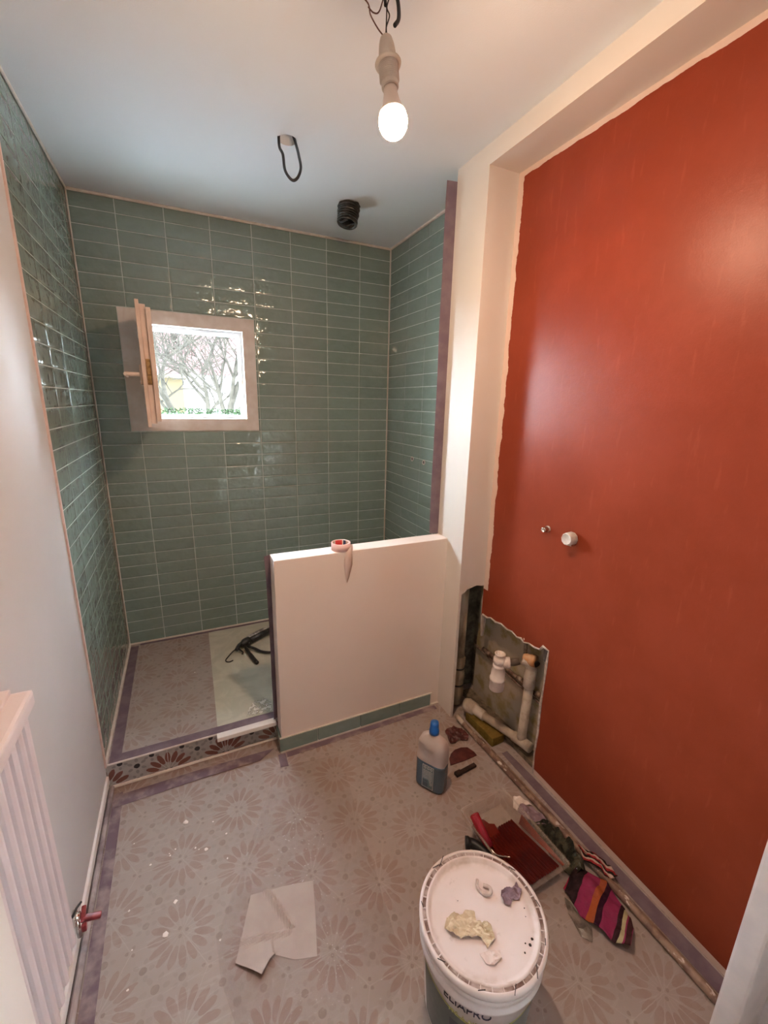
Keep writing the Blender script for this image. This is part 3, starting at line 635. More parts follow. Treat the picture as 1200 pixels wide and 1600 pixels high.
# ================================================================== MASKING TAPE STRIPS, SHEETS
GT = 'purple masking tape strips'
def tape(poly, z, label, m=None, amp=0.0006, th=0.0006, seed=1):
    bm = nb(); sheet(bm, poly, z, amp, 0.03, th, 20, seed); tag(obj('masking_tape_strip', bm, m or M_tape), label, 'masking tape', GT)
tape([(0.012, -0.905), (0.052, -0.905), (0.048, -0.03), (0.010, -0.03)], HS+0.0006, 'purple masking tape strip along the left edge of the shower floor')
tape([(0.012, -0.912), (XH-0.008, -0.912), (XH-0.008, -0.874), (0.40, -0.872), (0.054, -0.872), (0.012, -0.872)], HS+0.0015, 'purple masking tape strip along the front edge of the shower floor', seed=2)
tape([(0.055, -0.030), (1.58, -0.030), (1.58, -0.010), (0.055, -0.010)], HS+0.0012, 'narrow purple masking tape strip along the back of the shower floor', seed=3)
tape([(0.030, -2.18), (0.072, -2.18), (0.058, -1.35), (0.056, -1.10), (0.053, -0.955), (0.022, -0.955), (0.024, -1.30), (0.026, -1.7)], 0.0008, 'dusty purple masking tape strip on the floor along the left wall', M_tape_dusty, seed=4)
tape([(0.03, -1.022), (0.30, -1.015), (0.56, -1.018), (0.625, -0.975), (0.33, -0.966), (0.03, -0.968)], 0.0022, 'dusty purple masking tape strip on the floor in front of the shower step', M_tape_dusty, seed=5)
tape([(0.632, -1.085), (0.664, -1.092), (0.666, -1.020), (0.636, -1.016)], 0.001, 'short stub of purple tape on the floor at the half wall corner', M_tape, seed=6)
tape([(0.67, -1.045), (1.42, -1.045), (1.42, -1.018), (0.67, -1.018)], 0.0008, 'dusty purple masking tape strip on the floor below the half wall tiles', M_tape_dusty, seed=7)
tape([(1.529, -2.31), (1.578, -2.31), (1.570, -1.545), (1.562, -1.40), (1.533, -1.40)], 0.0008, 'purple masking tape strip on the floor along the red wall', seed=8)
bm = nb(); box(bm, (1.406, YHB-0.0005, ZT+0.002), (1.450, YHB+0.0008, 2.335), bev=0.0)
bmesh.ops.subdivide_edges(bm, edges=[e for e in bm.edges if abs(e.verts[0].co.z-e.verts[1].co.z) > 0.5], cuts=24)
for v in bm.verts:
    if v.co.x < 1.43: v.co.x += 0.006*mnoise.noise(Vector((0, 0, v.co.z*3))); v.co.y += 0.010+0.004*mnoise.noise(Vector((3, 0, v.co.z*4)))
tag(obj('masking_tape_strip', bm, M_tape), 'tall upright strip of purple masking tape along the edge of the pillar', 'masking tape', GT)
bm = nb(); box(bm, (0.638, YHB-0.0005, 0.11), (0.658, YHB+0.0008, ZT-0.002))
bmesh.ops.subdivide_edges(bm, edges=[e for e in bm.edges if abs(e.verts[0].co.z-e.verts[1].co.z) > 0.5], cuts=20)
for v in bm.verts:
    if v.co.x < 0.65: v.co.x += 0.004*mnoise.noise(Vector((0, 0, v.co.z*6)))-0.006*max(0, (v.co.z-0.6)/0.28); v.co.y -= 0.012+0.005*mnoise.noise(Vector((3, 0, v.co.z*5)))
tag(obj('masking_tape_strip', bm, M_tape), 'upright strip of purple masking tape on the free end of the half wall', 'masking tape', GT)
# shower floor cover sheet
mcs = mat('cream_cover_sheet', (0.44, 0.42, 0.34), 0.75, 0.1); nt = mcs.node_tree
c = mixc(nt, noise_tex(nt, 7, 5, dist=1.0).smooth(0.4, 0.65), (0.46, 0.44, 0.36), (0.54, 0.51, 0.42)); setc(mcs, c)
bm = nb(); sheet(bm, [(0.408, -0.871), (1.58, -0.871), (1.58, -0.031), (0.418, -0.031)], HS+0.0006, 0.003, 0.02, 0.0005, 9, 3)
tag(obj('cover_sheet', bm, mcs), 'cream protective sheet covering the right half of the shower floor', 'protective sheet')
bm = nb(); sheet(bm, [(0.53, -0.86), (0.64, -0.865), (0.65, -0.80), (0.62, -0.76), (0.58, -0.77), (0.55, -0.81)], HS+0.0022, 0.006, 0.009, 0.001, 55, 9)
mpw = mat('white_plaster_dust', (0.70, 0.68, 0.62), 0.95, 0.05); nt = mpw.node_tree; cc = noise_tex(nt, 45, 6, 0.7).smooth(0.46, 0.56)
tb = nt.nodes.new('ShaderNodeBsdfTransparent'); mx = nt.nodes.new('ShaderNodeMixShader'); nt.links.new(cc.s, mx.inputs[0]); nt.links.new(tb.outputs[0], mx.inputs[1]); nt.links.new(nt.nodes['Principled BSDF'].outputs[0], mx.inputs[2]); nt.links.new(mx.outputs[0], nt.nodes['Material Output'].inputs[0])
tag(obj('plaster_dust', bm, mpw), 'patch of white plaster dust on the cream sheet at the half wall', 'dust', kind='stuff')
# white plastic profile on the step
bm = nb(); box(bm, (0.402, -0.948, 0.092), (0.645, -0.917, 0.112), bev=0.003)
tag(obj('plastic_profile', bm, M_trimw), 'short white plastic profile lying on the shower step edge', 'plastic profile')

# caulking gun
cg = empty('caulking_gun', (0.62, -0.31, HS), 'black caulking gun lying on the cream sheet in the shower', 'caulking gun')
z = HS+0.02
ax0, ax1 = Vector((0.585, -0.292, z+0.012)), Vector((0.80, -0.170, z+0.012))
dr = (ax1-ax0).normalized()
bm = nb(); tube(bm, [ax0+dr*0.03, ax1], 0.020, 16); obj('barrel', bm, M_blackm, cg, True)
bm = nb(); tube(bm, [ax0+dr*0.05+Vector((-.006, .010, .006)), ax1+dr*0.02+Vector((-.006, .010, .006))], 0.019, 16); obj('cartridge', bm, mottled('printed_cartridge', (0.55, 0.52, 0.48), (0.16, 0.15, 0.15), 28, 0.4), cg, True)
bm = nb(); lathe(bm, [(0, 0), (0.014, 0.001), (0.017, 0.01), (0.024, 0.022), (0.026, 0.04), (0.024, 0.058), (0.0, 0.058)], ax0-dr*0.012, dr, 20); obj('rear_cap', bm, M_blackm, cg, True)
bm = nb(); tube(bm, smoothpts([(0.548, -0.330, z+0.006), (0.570, -0.300, z+0.016), (0.605, -0.285, z+0.014), (0.625, -0.300, z+0.006)], 6), [0.011]*19, 12); tube(bm, [(0.556, -0.318, z+0.01), (0.580, -0.352, z-0.004), (0.574, -0.362, z-0.008)], [0.006, 0.005, 0.004], 8); obj('body', bm, M_blackm, cg, True)
bm = nb(); tube(bm, smoothpts([(0.598, -0.325, z+0.004), (0.610, -0.38, z), (0.622, -0.43, z-0.004), (0.636, -0.482, z-0.006)], 6), [0.0085]*8+[0.0105]*11, 12); obj('handle', bm, M_blackm, cg, True)
bm = nb(); tube(bm, smoothpts([(0.610, -0.315, z+0.006), (0.645, -0.350, z+0.002), (0.672, -0.385, z-0.002), (0.715, -0.410, z-0.004), (0.740, -0.41, z-0.004)], 6), 0.0075, 10); obj('trigger', bm, M_blackm, cg, True)
bm = nb(); tube(bm, smoothpts([(0.556, -0.312, z+0.008), (0.525, -0.337, z+0.002), (0.497, -0.362, z-0.010), (0.486, -0.378, z-0.014), (0.490, -0.395, z-0.014), (0.504, -0.402, z-0.014), (0.522, -0.396, z-0.013)], 6), 0.0032, 8); obj('hook_rod', bm, M_black, cg, True)

# roll of tape
tr = empty('tape_roll', (0.942, -0.963, ZT), 'roll of pink masking tape standing flat on top of the half wall', 'roll of tape')
M_pink = mat('pink_tape', (0.78, 0.55, 0.52), 0.5, 0.3)
cx_, cy_ = 0.942, -0.964
bm = nb(); lathe(bm, [(0.0335, 0.0), (0.0405, 0.0), (0.0405, 0.030), (0.0335, 0.030), (0.0335, 0.0)], (cx_, cy_, ZT+0.0005), (0, 0, 1), 48); obj('roll', bm, M_pink, tr, True)
bm = nb(); lathe(bm, [(0.0315, 0.001), (0.0334, 0.001), (0.0334, 0.0295), (0.0315, 0.0295), (0.0315, 0.001)], (cx_, cy_, ZT+0.0005), (0, 0, 1), 48)
mc = [mat('core_card', (0.34, 0.22, 0.16), 0.7), mat('core_red', (0.50, 0.03, 0.03), 0.5), mat('core_navy', (0.02, 0.03, 0.09), 0.5), mat('core_white', (0.7, 0.7, 0.7), 0.5)]
co = obj('core', bm, mc, tr, True)
for p in co.data.polygons:
    a = math.degrees(math.atan2(p.center.y+tr.location.y-cy_, p.center.x+tr.location.x-cx_)) % 360
    p.material_index = 1 if 62 < a < 118 else (3 if 56 < a <= 62 or 118 <= a < 124 else (2 if 30 < a <= 56 else 0))
bm = nb(); rl = []
for (px_, w_, yy, zz) in ((0.976, 0.030, -0.970, ZT+0.018), (0.968, 0.030, -0.996, ZT+0.008), (0.962, 0.029, -1.006, ZT-0.008), (0.960, 0.036, -1.0065, ZT-0.035), (0.960, 0.036, -1.006, ZT-0.060), (0.957, 0.018, -1.0055, ZT-0.105), (0.955, 0.002, -1.005, ZT-0.138)):
    rl.append((Vector((px_-w_/2, yy, zz)), Vector((px_, yy-0.003, zz)), Vector((px_+w_/2, yy, zz))))
V = [[bm.verts.new(q) for q in r] for r in rl]; V2 = [[bm.verts.new(q+Vector((0, 0.0006, 0))) for q in r] for r in rl]
for A in (V, V2):
    for a, b in zip(A, A[1:]):
        for k in range(2): bm.faces.new((a[k], a[k+1], b[k+1], b[k]))
for a, b, c, d in zip(V, V[1:], V2, V2[1:]):
    bm.faces.new((a[0], b[0], d[0], c[0])); bm.faces.new((a[2], b[2], d[2], c[2]))
bm.faces.new((V[0][0], V[0][1], V2[0][1], V2[0][0])); bm.faces.new((V[0][1], V[0][2], V2[0][2], V2[0][1]))
mtt = mat('translucent_pink_tape', (0.60, 0.46, 0.40), 0.5, 0.3); obj('loose_end', bm, mtt, tr, True)

# text helper
def text_mesh(s, size, extrude=0.0):
    cu = bpy.data.curves.new('t', 'FONT'); cu.body = s; cu.size = size; cu.align_x = 'CENTER'; cu.align_y = 'CENTER'; cu.extrude = extrude; cu.resolution_u = 3
    o = bpy.data.objects.new('t', cu); C.objects.link(o); bpy.context.view_layer.update()
    me = bpy.data.meshes.new_from_object(o.evaluated_get(bpy.context.evaluated_depsgraph_get()))
    bm = nb(); bm.from_mesh(me); bpy.data.objects.remove(o); bpy.data.meshes.remove(me); bpy.data.curves.remove(cu); return bm
def txt_on(parent, name, s, size, m, Mx, sx=1.0):
    bm = text_mesh(s, size, 0.0002)
    bmesh.ops.scale(bm, vec=(sx, 1, 1), verts=bm.verts); bmesh.ops.transform(bm, matrix=Mx, verts=bm.verts); return obj(name, bm, m, parent)

# ================================================================== RADIATOR
rd = empty('radiator', (0.05, -1.98, 0.345), 'white ribbed panel radiator hung on the left wall', 'radiator')
M_rad = mottled('radiator_enamel', (0.66, 0.56, 0.54), (0.64, 0.54, 0.52), 6, 0.4, 0.4, bmp=0.1, bscale=250)
y0r, y1r = -2.42, -1.692; zb_, zt_ = 0.345, 0.962
bm = nb(); prof = []; yy = y1r; k = 0
pit = 0.0335
while yy > y0r:
    prof += [(0.056, yy), (0.078, yy-0.006), (0.081, yy-0.012), (0.081, yy-0.018), (0.078, yy-0.024), (0.056, yy-0.0285), (0.054, yy-0.0315)]; yy -= pit
lo = [bm.verts.new((x, y, zb_)) for x, y in prof]; hi = [bm.verts.new((x, y, zt_-0.03)) for x, y in prof]
lob = [bm.verts.new((0.045, y, zb_)) for x, y in prof]; hib = [bm.verts.new((0.045, y, zt_-0.03)) for x, y in prof]
for i in range(len(prof)-1):
    bm.faces.new((lo[i], lo[i+1], hi[i+1], hi[i])); bm.faces.new((lob[i], hib[i], hib[i+1], lob[i+1])); bm.faces.new((lo[i], lob[i], lob[i+1], lo[i+1])); bm.faces.new((hi[i], hi[i+1], hib[i+1], hib[i]))
bm.faces.new((lo[0], hi[0], hib[0], lob[0])); bm.faces.new((lo[-1], lob[-1], hib[-1], hi[-1]))
obj('ribbed_panel', bm, M_rad, rd)
bm = nb(); box(bm, (0.052, y0r, zt_-0.036), (0.092, y1r+0.005, zt_-0.004), bev=0.007); box(bm, (0.040, y0r, zt_-0.02), (0.060, y1r+0.004, zt_+0.004), bev=0.002); obj('top_rail', bm, M_rad, rd)
bm = nb(); box(bm, (0.012, y0r, zt_-0.035), (0.022, y1r+0.004, zt_+0.004), bev=0.002); box(bm, (0.022, y0r, zb_), (0.034, y1r-0.01, zt_-0.02)); obj('rear_panel', bm, M_rad, rd)
bm = nb(); box(bm, (0.0005, y1r-0.18, 0.42), (0.022, y1r-0.15, 0.80)); box(bm, (0.034, y1r-0.18, 0.5), (0.045, y1r-0.15, 0.60)); obj('bracket', bm, M_rad, rd)
vl = empty('valve', (0.01, -1.49, 0.0), 'drain valve with a dark red handle low on the left wall', 'valve')
M_vred = mottled('dark_red_plastic', (0.16, 0.012, 0.018), (0.24, 0.03, 0.035), 50, 0.4, 0.5)
bm = nb(); tube(bm, [(0.0085, -1.495, 0.150), (0.026, -1.495, 0.150)], 0.010, 14); box(bm, (0.009, -1.512, 0.135), (0.020, -1.484, 0.165), bev=0.003); tube(bm, [(0.018, -1.498, 0.145), (0.018, -1.498, 0.085)], 0.006, 10); obj('body', bm, M_chrome, vl, True)
bm = nb(); obox(bm, (0.030, -1.484, 0.137), (0.010, 0.036, 0.014), Matrix.Rotation(0.5, 3, 'X'), 0.003); obox(bm, (0.048, -1.493, 0.128), (0.046, 0.014, 0.013), Matrix.Rotation(0.25, 3, 'Y'), 0.004); obox(bm, (0.033, -1.505, 0.118), (0.012, 0.012, 0.020), None, 0.003); obj('handle', bm, M_vred, vl, True)
bm = nb(); tube(bm, smoothpts([(0.012, -1.505, 0.165), (0.020, -1.490, 0.172), (0.026, -1.472, 0.165)], 4), 0.003, 8); obj('hose_clip', bm, M_black, vl)
# grey pipe in the gap under the left wall
bm = nb(); tube(bm, smoothpts([(0.014, -0.93, 0.012), (0.013, -1.2, 0.012), (0.014, -1.6, 0.012), (0.013, -2.15, 0.012)], 5), 0.009, 10)
tag(obj('heating_pipe', bm, mottled('dusty_grey_pipe', (0.20, 0.16, 0.16), (0.40, 0.34, 0.33), 12, 0.6)), 'thin dusty grey pipe along the foot of the left wall', 'pipe')

# ================================================================== BOTTLE
bt = empty('bottle', (1.158, -1.415, 0.0), 'half-full bottle of blue cleaning liquid with a blue cap standing on the floor', 'bottle')
ang = math.atan2(-1.47+1.361, 1.166-1.122)   # along the visible broad face
cB = Vector((1.166, -1.408, 0)); RB = Matrix.Rotation(math.radians(-58), 4, 'Z')
def bottle_shell(bm, off, z0, z1, n=40):
    prof = [(0.002, .86), (0.0, .90), (0.010, 1.0), (0.05, 1.0), (0.12, 1.0), (0.15, 0.99), (0.175, 0.97), (0.195, 0.88), (0.210, 0.66), (0.220, 0.44), (0.226, 0.33), (0.236, 0.30)]
    prof = [(0.0, 0.88), (0.006, 0.97), (0.014, 1.0), (0.09, 1.0), (0.13, 0.99), (0.165, 0.985), (0.185, 0.93), (0.202, 0.80), (0.214, 0.58), (0.222, 0.38), (0.228, 0.30), (0.240, 0.30)]
    a, b = 0.062-off, 0.035-off; rings = []
    zs = []
    for i in range(len(prof)-1):
        for k in range(3):
            t = k/3; zs.append((prof[i][0]*(1-t)+prof[i+1][0]*t, prof[i][1]*(1-t)+prof[i+1][1]*t))
    zs.append(prof[-1])
    zs = [q for q in zs if z0 <= q[0] <= z1]
    for z_, s_ in zs:
        rg = []; ex = 3.6 if z_ < 0.18 else max(2.0, 3.6-(z_-0.18)*32)
        bb = b*min(1.0, s_*1.05) if z_ < 0.2 else max(b*s_, 0.0145)
        for k in range(n):
            th = 2*PI*k/n; c_, s2 = math.cos(th), math.sin(th)
            x = a*s_*math.copysign(abs(c_)**(2/ex), c_); y = bb*math.copysign(abs(s2)**(2/ex), s2)
            if 0.13 < z_ < 0.185 and x < -a*0.35: y *= 0.62   # moulded grip on the left
            if z_ > 0.224: x, y = (0.0155-off)*c_, (0.0155-off)*s2
            rg.append(bm.verts.new(cB+RB @ Vector((x, y, z_*1.09+0.0008))))
        rings.append(rg)
    for A, B in zip(rings, rings[1:]):
        for k in range(n): bm.faces.new((A[k], A[(k+1) % n], B[(k+1) % n], B[k]))
    bm.faces.new(rings[0][::-1]); bm.faces.new(rings[-1])
mb = mat('milky_bottle_plastic', (0.66, 0.57, 0.54), 0.35, 0.4); nt = mb.node_tree
tb = nt.nodes.new('ShaderNodeBsdfTransparent'); tb.inputs[0].default_value = (0.85, 0.9, 0.95, 1); mx = nt.nodes.new('ShaderNodeMixShader'); mx.inputs[0].default_value = 0.45; _z = posxyz(nt)[2].gt(0.128)*0.62+0.16; nt.links.new(_z.s, mx.inputs[0])
nt.links.new(tb.outputs[0], mx.inputs[1]); nt.links.new(nt.nodes['Principled BSDF'].outputs[0], mx.inputs[2]); nt.links.new(mx.outputs[0], nt.nodes['Material Output'].inputs[0])
bm = nb(); bottle_shell(bm, 0.0, 0.0, 0.24); obj('body', bm, mb, bt, True)
bm = nb(); bottle_shell(bm, 0.0012, 0.003, 0.118); obj('liquid', bm, mat('blue_liquid', (0.0, 0.085, 0.135), 0.25, 0.5), bt, True)
bm = nb(); lathe(bm, [(0.0175, 0.246), (0.0195, 0.247), (0.0195, 0.262), (0.0175, 0.266), (0.0165, 0.290), (0.0150, 0.296), (0, 0.298)], cB, (0, 0, 1), 28); obj('cap', bm, mat('blue_cap', (0.01, 0.12, 0.42), 0.35, 0.5), bt, True)
# label on the camera side of the broad face
ny = RB @ Vector((0, -1, 0, )); ux = RB @ Vector((1, 0, 0))
def lab(xo, zo, d=0.0): return Matrix((Vector((ux.x, ux.y, 0)), Vector((0, 0, 1)), Vector((ny.x, ny.y, 0)))).transposed().to_4x4(), cB+ux*xo+Vector((0, 0, zo))+ny*(0.0353+d)
def LM(xo, zo, d=0.0):
    m_, t_ = lab(xo, zo, d); m_.translation = t_; return m_ @ Matrix.Diagonal((1.15, 1.3, 1, 1))
bm = nb(); t = nb(); box(t, (-0.021, -0.040, 0), (0.021, 0.040, 0.0005)); bmesh.ops.transform(t, matrix=LM(0.0, 0.066, 0.0002), verts=t.verts); join(bm, t); lb = obj('label', bm, mat('label_white', (0.60, 0.58, 0.56), 0.5), bt)
mink = mat('label_ink', (0.05, 0.06, 0.07), 0.6)
bm = nb(); t = nb(); box(t, (-0.0195, -0.0385, 0), (0.0195, 0.0385, 0.0003)); bmesh.ops.transform(t, matrix=LM(0.0, 0.066, 0.0007), verts=t.verts); join(bm, t); obj('label_panel', bm, mat('label_grey', (0.10, 0.155, 0.17), 0.5), lb)
bm = nb()
for i in range(17):
    zz = 0.022-i*0.0030
    x_ = -0.017
    while x_ < 0.016:
        w_ = random.uniform(0.002, 0.007); w_ = min(w_, 0.017-x_)
        if i >= 11 and x_ < 0.004: x_ += w_+0.0012; continue
        t = nb(); box(t, (x_, zz, 0), (x_+w_, zz+0.0013, 0.0002)); bmesh.ops.transform(t, matrix=LM(0, 0.066, 0.0011), verts=t.verts); join(bm, t); x_ += w_+0.0012
for x_ in (-0.011, 0.001, 0.012):
    t = nb(); lathe(t, [(0.0028, 0), (0.0045, 0), (0.0045, 0.0003), (0.0028, 0.0003), (0.0028, 0)], (x_, 0.032, 0), (0, 0, 1), 14); bmesh.ops.transform(t, matrix=LM(0, 0.066, 0.0011), verts=t.verts); join(bm, t)
obj('small_print', bm, mat('label_print', (0.62, 0.62, 0.60), 0.5), lb)
bm = nb()
for (a, b, c, d) in ((-0.018, -0.013, 0.000, -0.019), (-0.018, -0.021, 0.001, -0.036)):
    t = nb(); box(t, (a, b, 0), (c, d, 0.0002)); bmesh.ops.transform(t, matrix=LM(0, 0.066, 0.0012), verts=t.verts); join(bm, t)
obj('barcode_block', bm, mink, lb)

# ================================================================== DARK RED SCRAPS
M_mar = mottled('dried_maroon_paint', (0.055, 0.010, 0.009), (0.11, 0.025, 0.02), 30, 0.45, 0.4)
bm = nb(); sheet(bm, [(1.351, -1.265), (1.372, -1.19), (1.43, -1.185), (1.46, -1.225), (1.455, -1.262), (1.435, -1.283), (1.400, -1.262), (1.375, -1.272)], 0.0006, 0.022, 0.008, 0.0015, 28, 4)
tag(obj('crumpled_plastic', bm, M_mar, None), 'crumpled dark maroon plastic scrap on the floor behind the bottle', 'scrap')
bm = nb(); prism(bm, [(1.288, -1.365), (1.302, -1.333), (1.325, -1.313), (1.352, -1.302), (1.385, -1.302), (1.412, -1.313), (1.424, -1.345), (1.424, -1.366), (1.355, -1.368)], 0.003, 0.0015); bmesh.ops.bevel(bm, geom=bm.edges[:], offset=0.0008, segments=1, affect='EDGES')
tag(obj('scraper_blade', bm, M_mar), 'flat half-round maroon scraper blade on the floor beside the bottle', 'scraper')
bm = nb(); obox(bm, (1.331, -1.412, 0.0065), (0.108, 0.018, 0.010), Matrix.Rotation(0.10, 3, 'Z'), 0.003); obox(bm, (1.292, -1.416, 0.0085), (0.03, 0.022, 0.014), Matrix.Rotation(0.10, 3, 'Z'), 0.004)
tag(obj('wooden_stick', bm, mottled('paint_dark_wood', (0.05, 0.022, 0.016), (0.02, 0.012, 0.01), 30, 0.6)), 'short dark paint-stained wooden stick in front of the scraper blade', 'stick')

# ================================================================== PAINT TRAY
pt = empty('paint_tray', (1.29, -1.745, 0.0), 'clear plastic paint tray coated with red paint behind the bucket', 'paint tray')
RT = Matrix.Rotation(math.radians(2.0), 4, 'Z'); oT = Vector((1.283, -1.742, 0.001))
def TP(x, y, z): return oT+RT @ Vector((x, y, z))
HX, HY = 0.102, 0.155   # rim half sizes
rimz = 0.062
mclear = mat('clear_plastic', (0.75, 0.66, 0.6), 0.12, 0.5); nt = mclear.node_tree
tb = nt.nodes.new('ShaderNodeBsdfTransparent'); mx = nt.nodes.new('ShaderNodeMixShader'); mx.inputs[0].default_value = 0.13
nt.links.new(tb.outputs[0], mx.inputs[1]); nt.links.new(nt.nodes['Principled BSDF'].outputs[0], mx.inputs[2]); nt.links.new(mx.outputs[0], nt.nodes['Material Output'].inputs[0])
def traybottom(y):   # well at the far (+y) end, ramp rising to -y
    return 0.004 if y > 0.06 else 0.004+(0.06-y)/(0.06+HY)*0.042
def tray_section(bm, y, ins, th):
    zb2 = traybottom(y)
    return zb2
bm = nb(); N = 14; rowsv = []
for i in range(N+1):
    y = HY-0.012-(2*HY-0.024)*i/N; zb2 = traybottom(y)
    rowsv.append([TP(-HX+0.000, y, rimz), TP(-HX+0.006, y, rimz-0.002), TP(-HX+0.018, y, zb2), TP(HX-0.018, y, zb2), TP(HX-0.006, y, rimz-0.002), TP(HX, y, rimz)])
first = [TP(-HX, HY, rimz), TP(-HX+0.006, HY-0.003, rimz-0.001), TP(-HX+0.02, HY-0.004, rimz-0.002), TP(HX-0.02, HY-0.004, rimz-0.002), TP(HX-0.006, HY-0.003, rimz-0.001), TP(HX, HY, rimz)]
last = [TP(-HX, -HY, rimz), TP(-HX+0.006, -HY+0.003, rimz-0.001), TP(-HX+0.02, -HY+0.004, rimz-0.002), TP(HX-0.02, -HY+0.004, rimz-0.002), TP(HX-0.006, -HY+0.003, rimz-0.001), TP(HX, -HY, rimz)]
allr = [first]+rowsv+[last]; V = [[bm.verts.new(q) for q in r] for r in allr]
for a, b in zip(V, V[1:]):
    for k in range(5): bm.faces.new((a[k], a[k+1], b[k+1], b[k]))
bmesh.ops.recalc_face_normals(bm, faces=bm.faces)
bmesh.ops.solidify(bm, geom=bm.faces[:], thickness=0.0012)
obj('tray_shell', bm, mclear, pt)
bm = nb(); rp = [TP(-HX, HY, rimz), TP(HX, HY, rimz), TP(HX, -HY, rimz), TP(-HX, -HY, rimz)]
cor = []
for i in range(4):
    a, b, c = rp[i-1], rp[i], rp[(i+1) % 4]; cor += [b+(a-b).normalized()*0.012, b+(a-b).normalized()*0.0035+(c-b).normalized()*0.0035, b+(c-b).normalized()*0.012]
tube(bm, cor+[cor[0]], 0.0032, 8, cap=False); obj('rim', bm, mclear, pt, True)
M_rp = mottled('wet_red_paint', (0.060, 0.003, 0.0015), (0.110, 0.009, 0.003), 9, 0.32, 0.25, lo=0.4, hi=0.6)
bm = nb(); n1 = 14; prev = None   # ribbed ramp skin
for k in range(n1*2+1):
    x_ = -HX+0.024+(2*HX-0.048)*k/(n1*2); dz = 0.0065 if k % 2 else 0.0
    cur = [bm.verts.new(TP(x_, y_, traybottom(y_)+0.003+dz)) for y_ in (0.075 if x_ > 0.0 else 0.055, 0.02, -0.03, -0.09, -HY+0.018)]
    if prev:
        for a, b, c, d in zip(prev, prev[1:], cur, cur[1:]): bm.faces.new((a, b, d, c))
    prev = cur
obj('ribbed_ramp', bm, M_rp, pt)
bm = nb(); pool = [(-0.075, 0.118), (-0.045, 0.128), (-0.02, 0.120), (-0.012, 0.098), (0.005, 0.088), (0.0, 0.05), (-0.03, 0.040), (-0.08, 0.045)]
prism(bm, [(TP(a, b, 0).x, TP(a, b, 0).y) for a, b in pool], 0.005, 0.0075); obj('paint_pool', bm, mat('glossy_red_paint', (0.13, 0.008, 0.004), 0.08, 0.6), pt)
for s_ in (-1, 1):
    bm = nb()
    a = [TP(s_*(HX-0.0175), y, traybottom(y)+0.006) for y in (0.05, 0.0, -0.06, -HY+0.014)]; b = [TP(s_*(HX-0.009), y, rimz-0.012) for y in (0.05, 0.0, -0.06, -HY+0.014)]
    A = [bm.verts.new(q) for q in a]; B = [bm.verts.new(q) for q in b]
    for i in range(3): bm.faces.new((A[i], A[i+1], B[i+1], B[i]))
    obj('paint_smear', bm, mottled('orange_smear', (0.14, 0.010, 0.004), (0.30, 0.045, 0.015), 12, 0.3, 0.5), pt)
# paint roller frame with red tube handle
pr_ = empty('roller_handle', (1.17, -1.66, 0.0), 'red plastic tube handle leaning in the corner of the paint tray', 'paint roller')
bm = nb(); a = Vector((1.191, -1.648, 0.095)); b = Vector((1.205, -1.722, 0.030)); d_ = (b-a)
lathe(bm, [(0.0125, 0.004), (0.0125, 0.0), (0.0155, 0.0), (0.0165, 0.002), (0.0165, d_.length), (0.0, d_.length), (0.0, 0.02), (0.0125, 0.018), (0.0125, 0.004)], a, d_, 24); obj('tube', bm, mat('bright_red_plastic', (0.32, 0.012, 0.022), 0.25, 0.5), pr_, True)
bm = nb(); tube(bm, smoothpts([b, (1.212, -1.755, 0.028), (1.235, -1.79, 0.05)], 4), 0.003, 8); obj('wire_arm', bm, M_chrome, pr_, True)
bm = nb(); tube(bm, smoothpts([(1.142, -1.675, 0.024), (1.165, -1.69, 0.024), (1.185, -1.735, 0.022), (1.19, -1.80, 0.020)], 5), [0.0205]*3+[0.016]*13, 16)
tag(obj('brush_handle', bm, M_black, None, True), 'black rounded tool handle on the floor between bucket and tray', 'tool handle')

# ================================================================== RAGS
M_pt = mottled('purple_tape_ball', (0.17, 0.12, 0.15), (0.28, 0.20, 0.235), 30, 0.8)
bm = nb(); sheet(bm, [(1.405, -1.645), (1.430, -1.628), (1.462, -1.652), (1.474, -1.695), (1.470, -1.735), (1.44, -1.722), (1.408, -1.700)], 0.0008, 0.020, 0.008, 0.002, 24, 11)
tag(obj('used_tape', bm, M_pt), 'torn piece of used purple tape beside the far corner of the paint tray', 'used tape')
bm = nb(); sheet(bm, [(1.395, -1.628), (1.43, -1.590), (1.455, -1.600), (1.470, -1.650), (1.44, -1.632), (1.43, -1.626), (1.404, -1.640)], 0.0006, 0.012, 0.008, 0.001, 25, 17)
tag(obj('paper_scrap', bm, M_white), 'white torn paper scrap above the used purple tape by the floor pipe', 'paper scrap')
M_green = mottled('dirty_green_rag', (0.09, 0.085, 0.06), (0.028, 0.028, 0.022), 28, 0.9, 0.1, lo=0.4, hi=0.6)
bm = nb(); sheet(bm, [(1.400, -1.695), (1.44, -1.712), (1.470, -1.722), (1.480, -1.76), (1.482, -1.82), (1.470, -1.872), (1.455, -1.905), (1.40, -1.905), (1.392, -1.86), (1.388, -1.80), (1.392, -1.74)], 0.0008, 0.050, 0.007, 0.002, 22, 21)
tag(obj('green_rag', bm, M_green, None, False), 'crumpled dirty olive green rag between paint tray and floor pipe', 'rag')
mk = mat('striped_knit', (0.5, 0.05, 0.2), 0.95, 0.05); nt = mk.node_tree; x, y, z3 = posxyz(nt)
t_ = (x*0.40-y*0.92)+(noise_tex(nt, 12, 2)-0.5)*0.02
base = (0.26, 0.03, 0.085)
def band(c_, lo, hi, col): return mixc(nt, t_.gt(lo)*t_.lt(hi), c_, col)
c = band(mixc(nt, 0.0, base, base), 2.23, 2.325, (0.30, 0.015, 0.045))
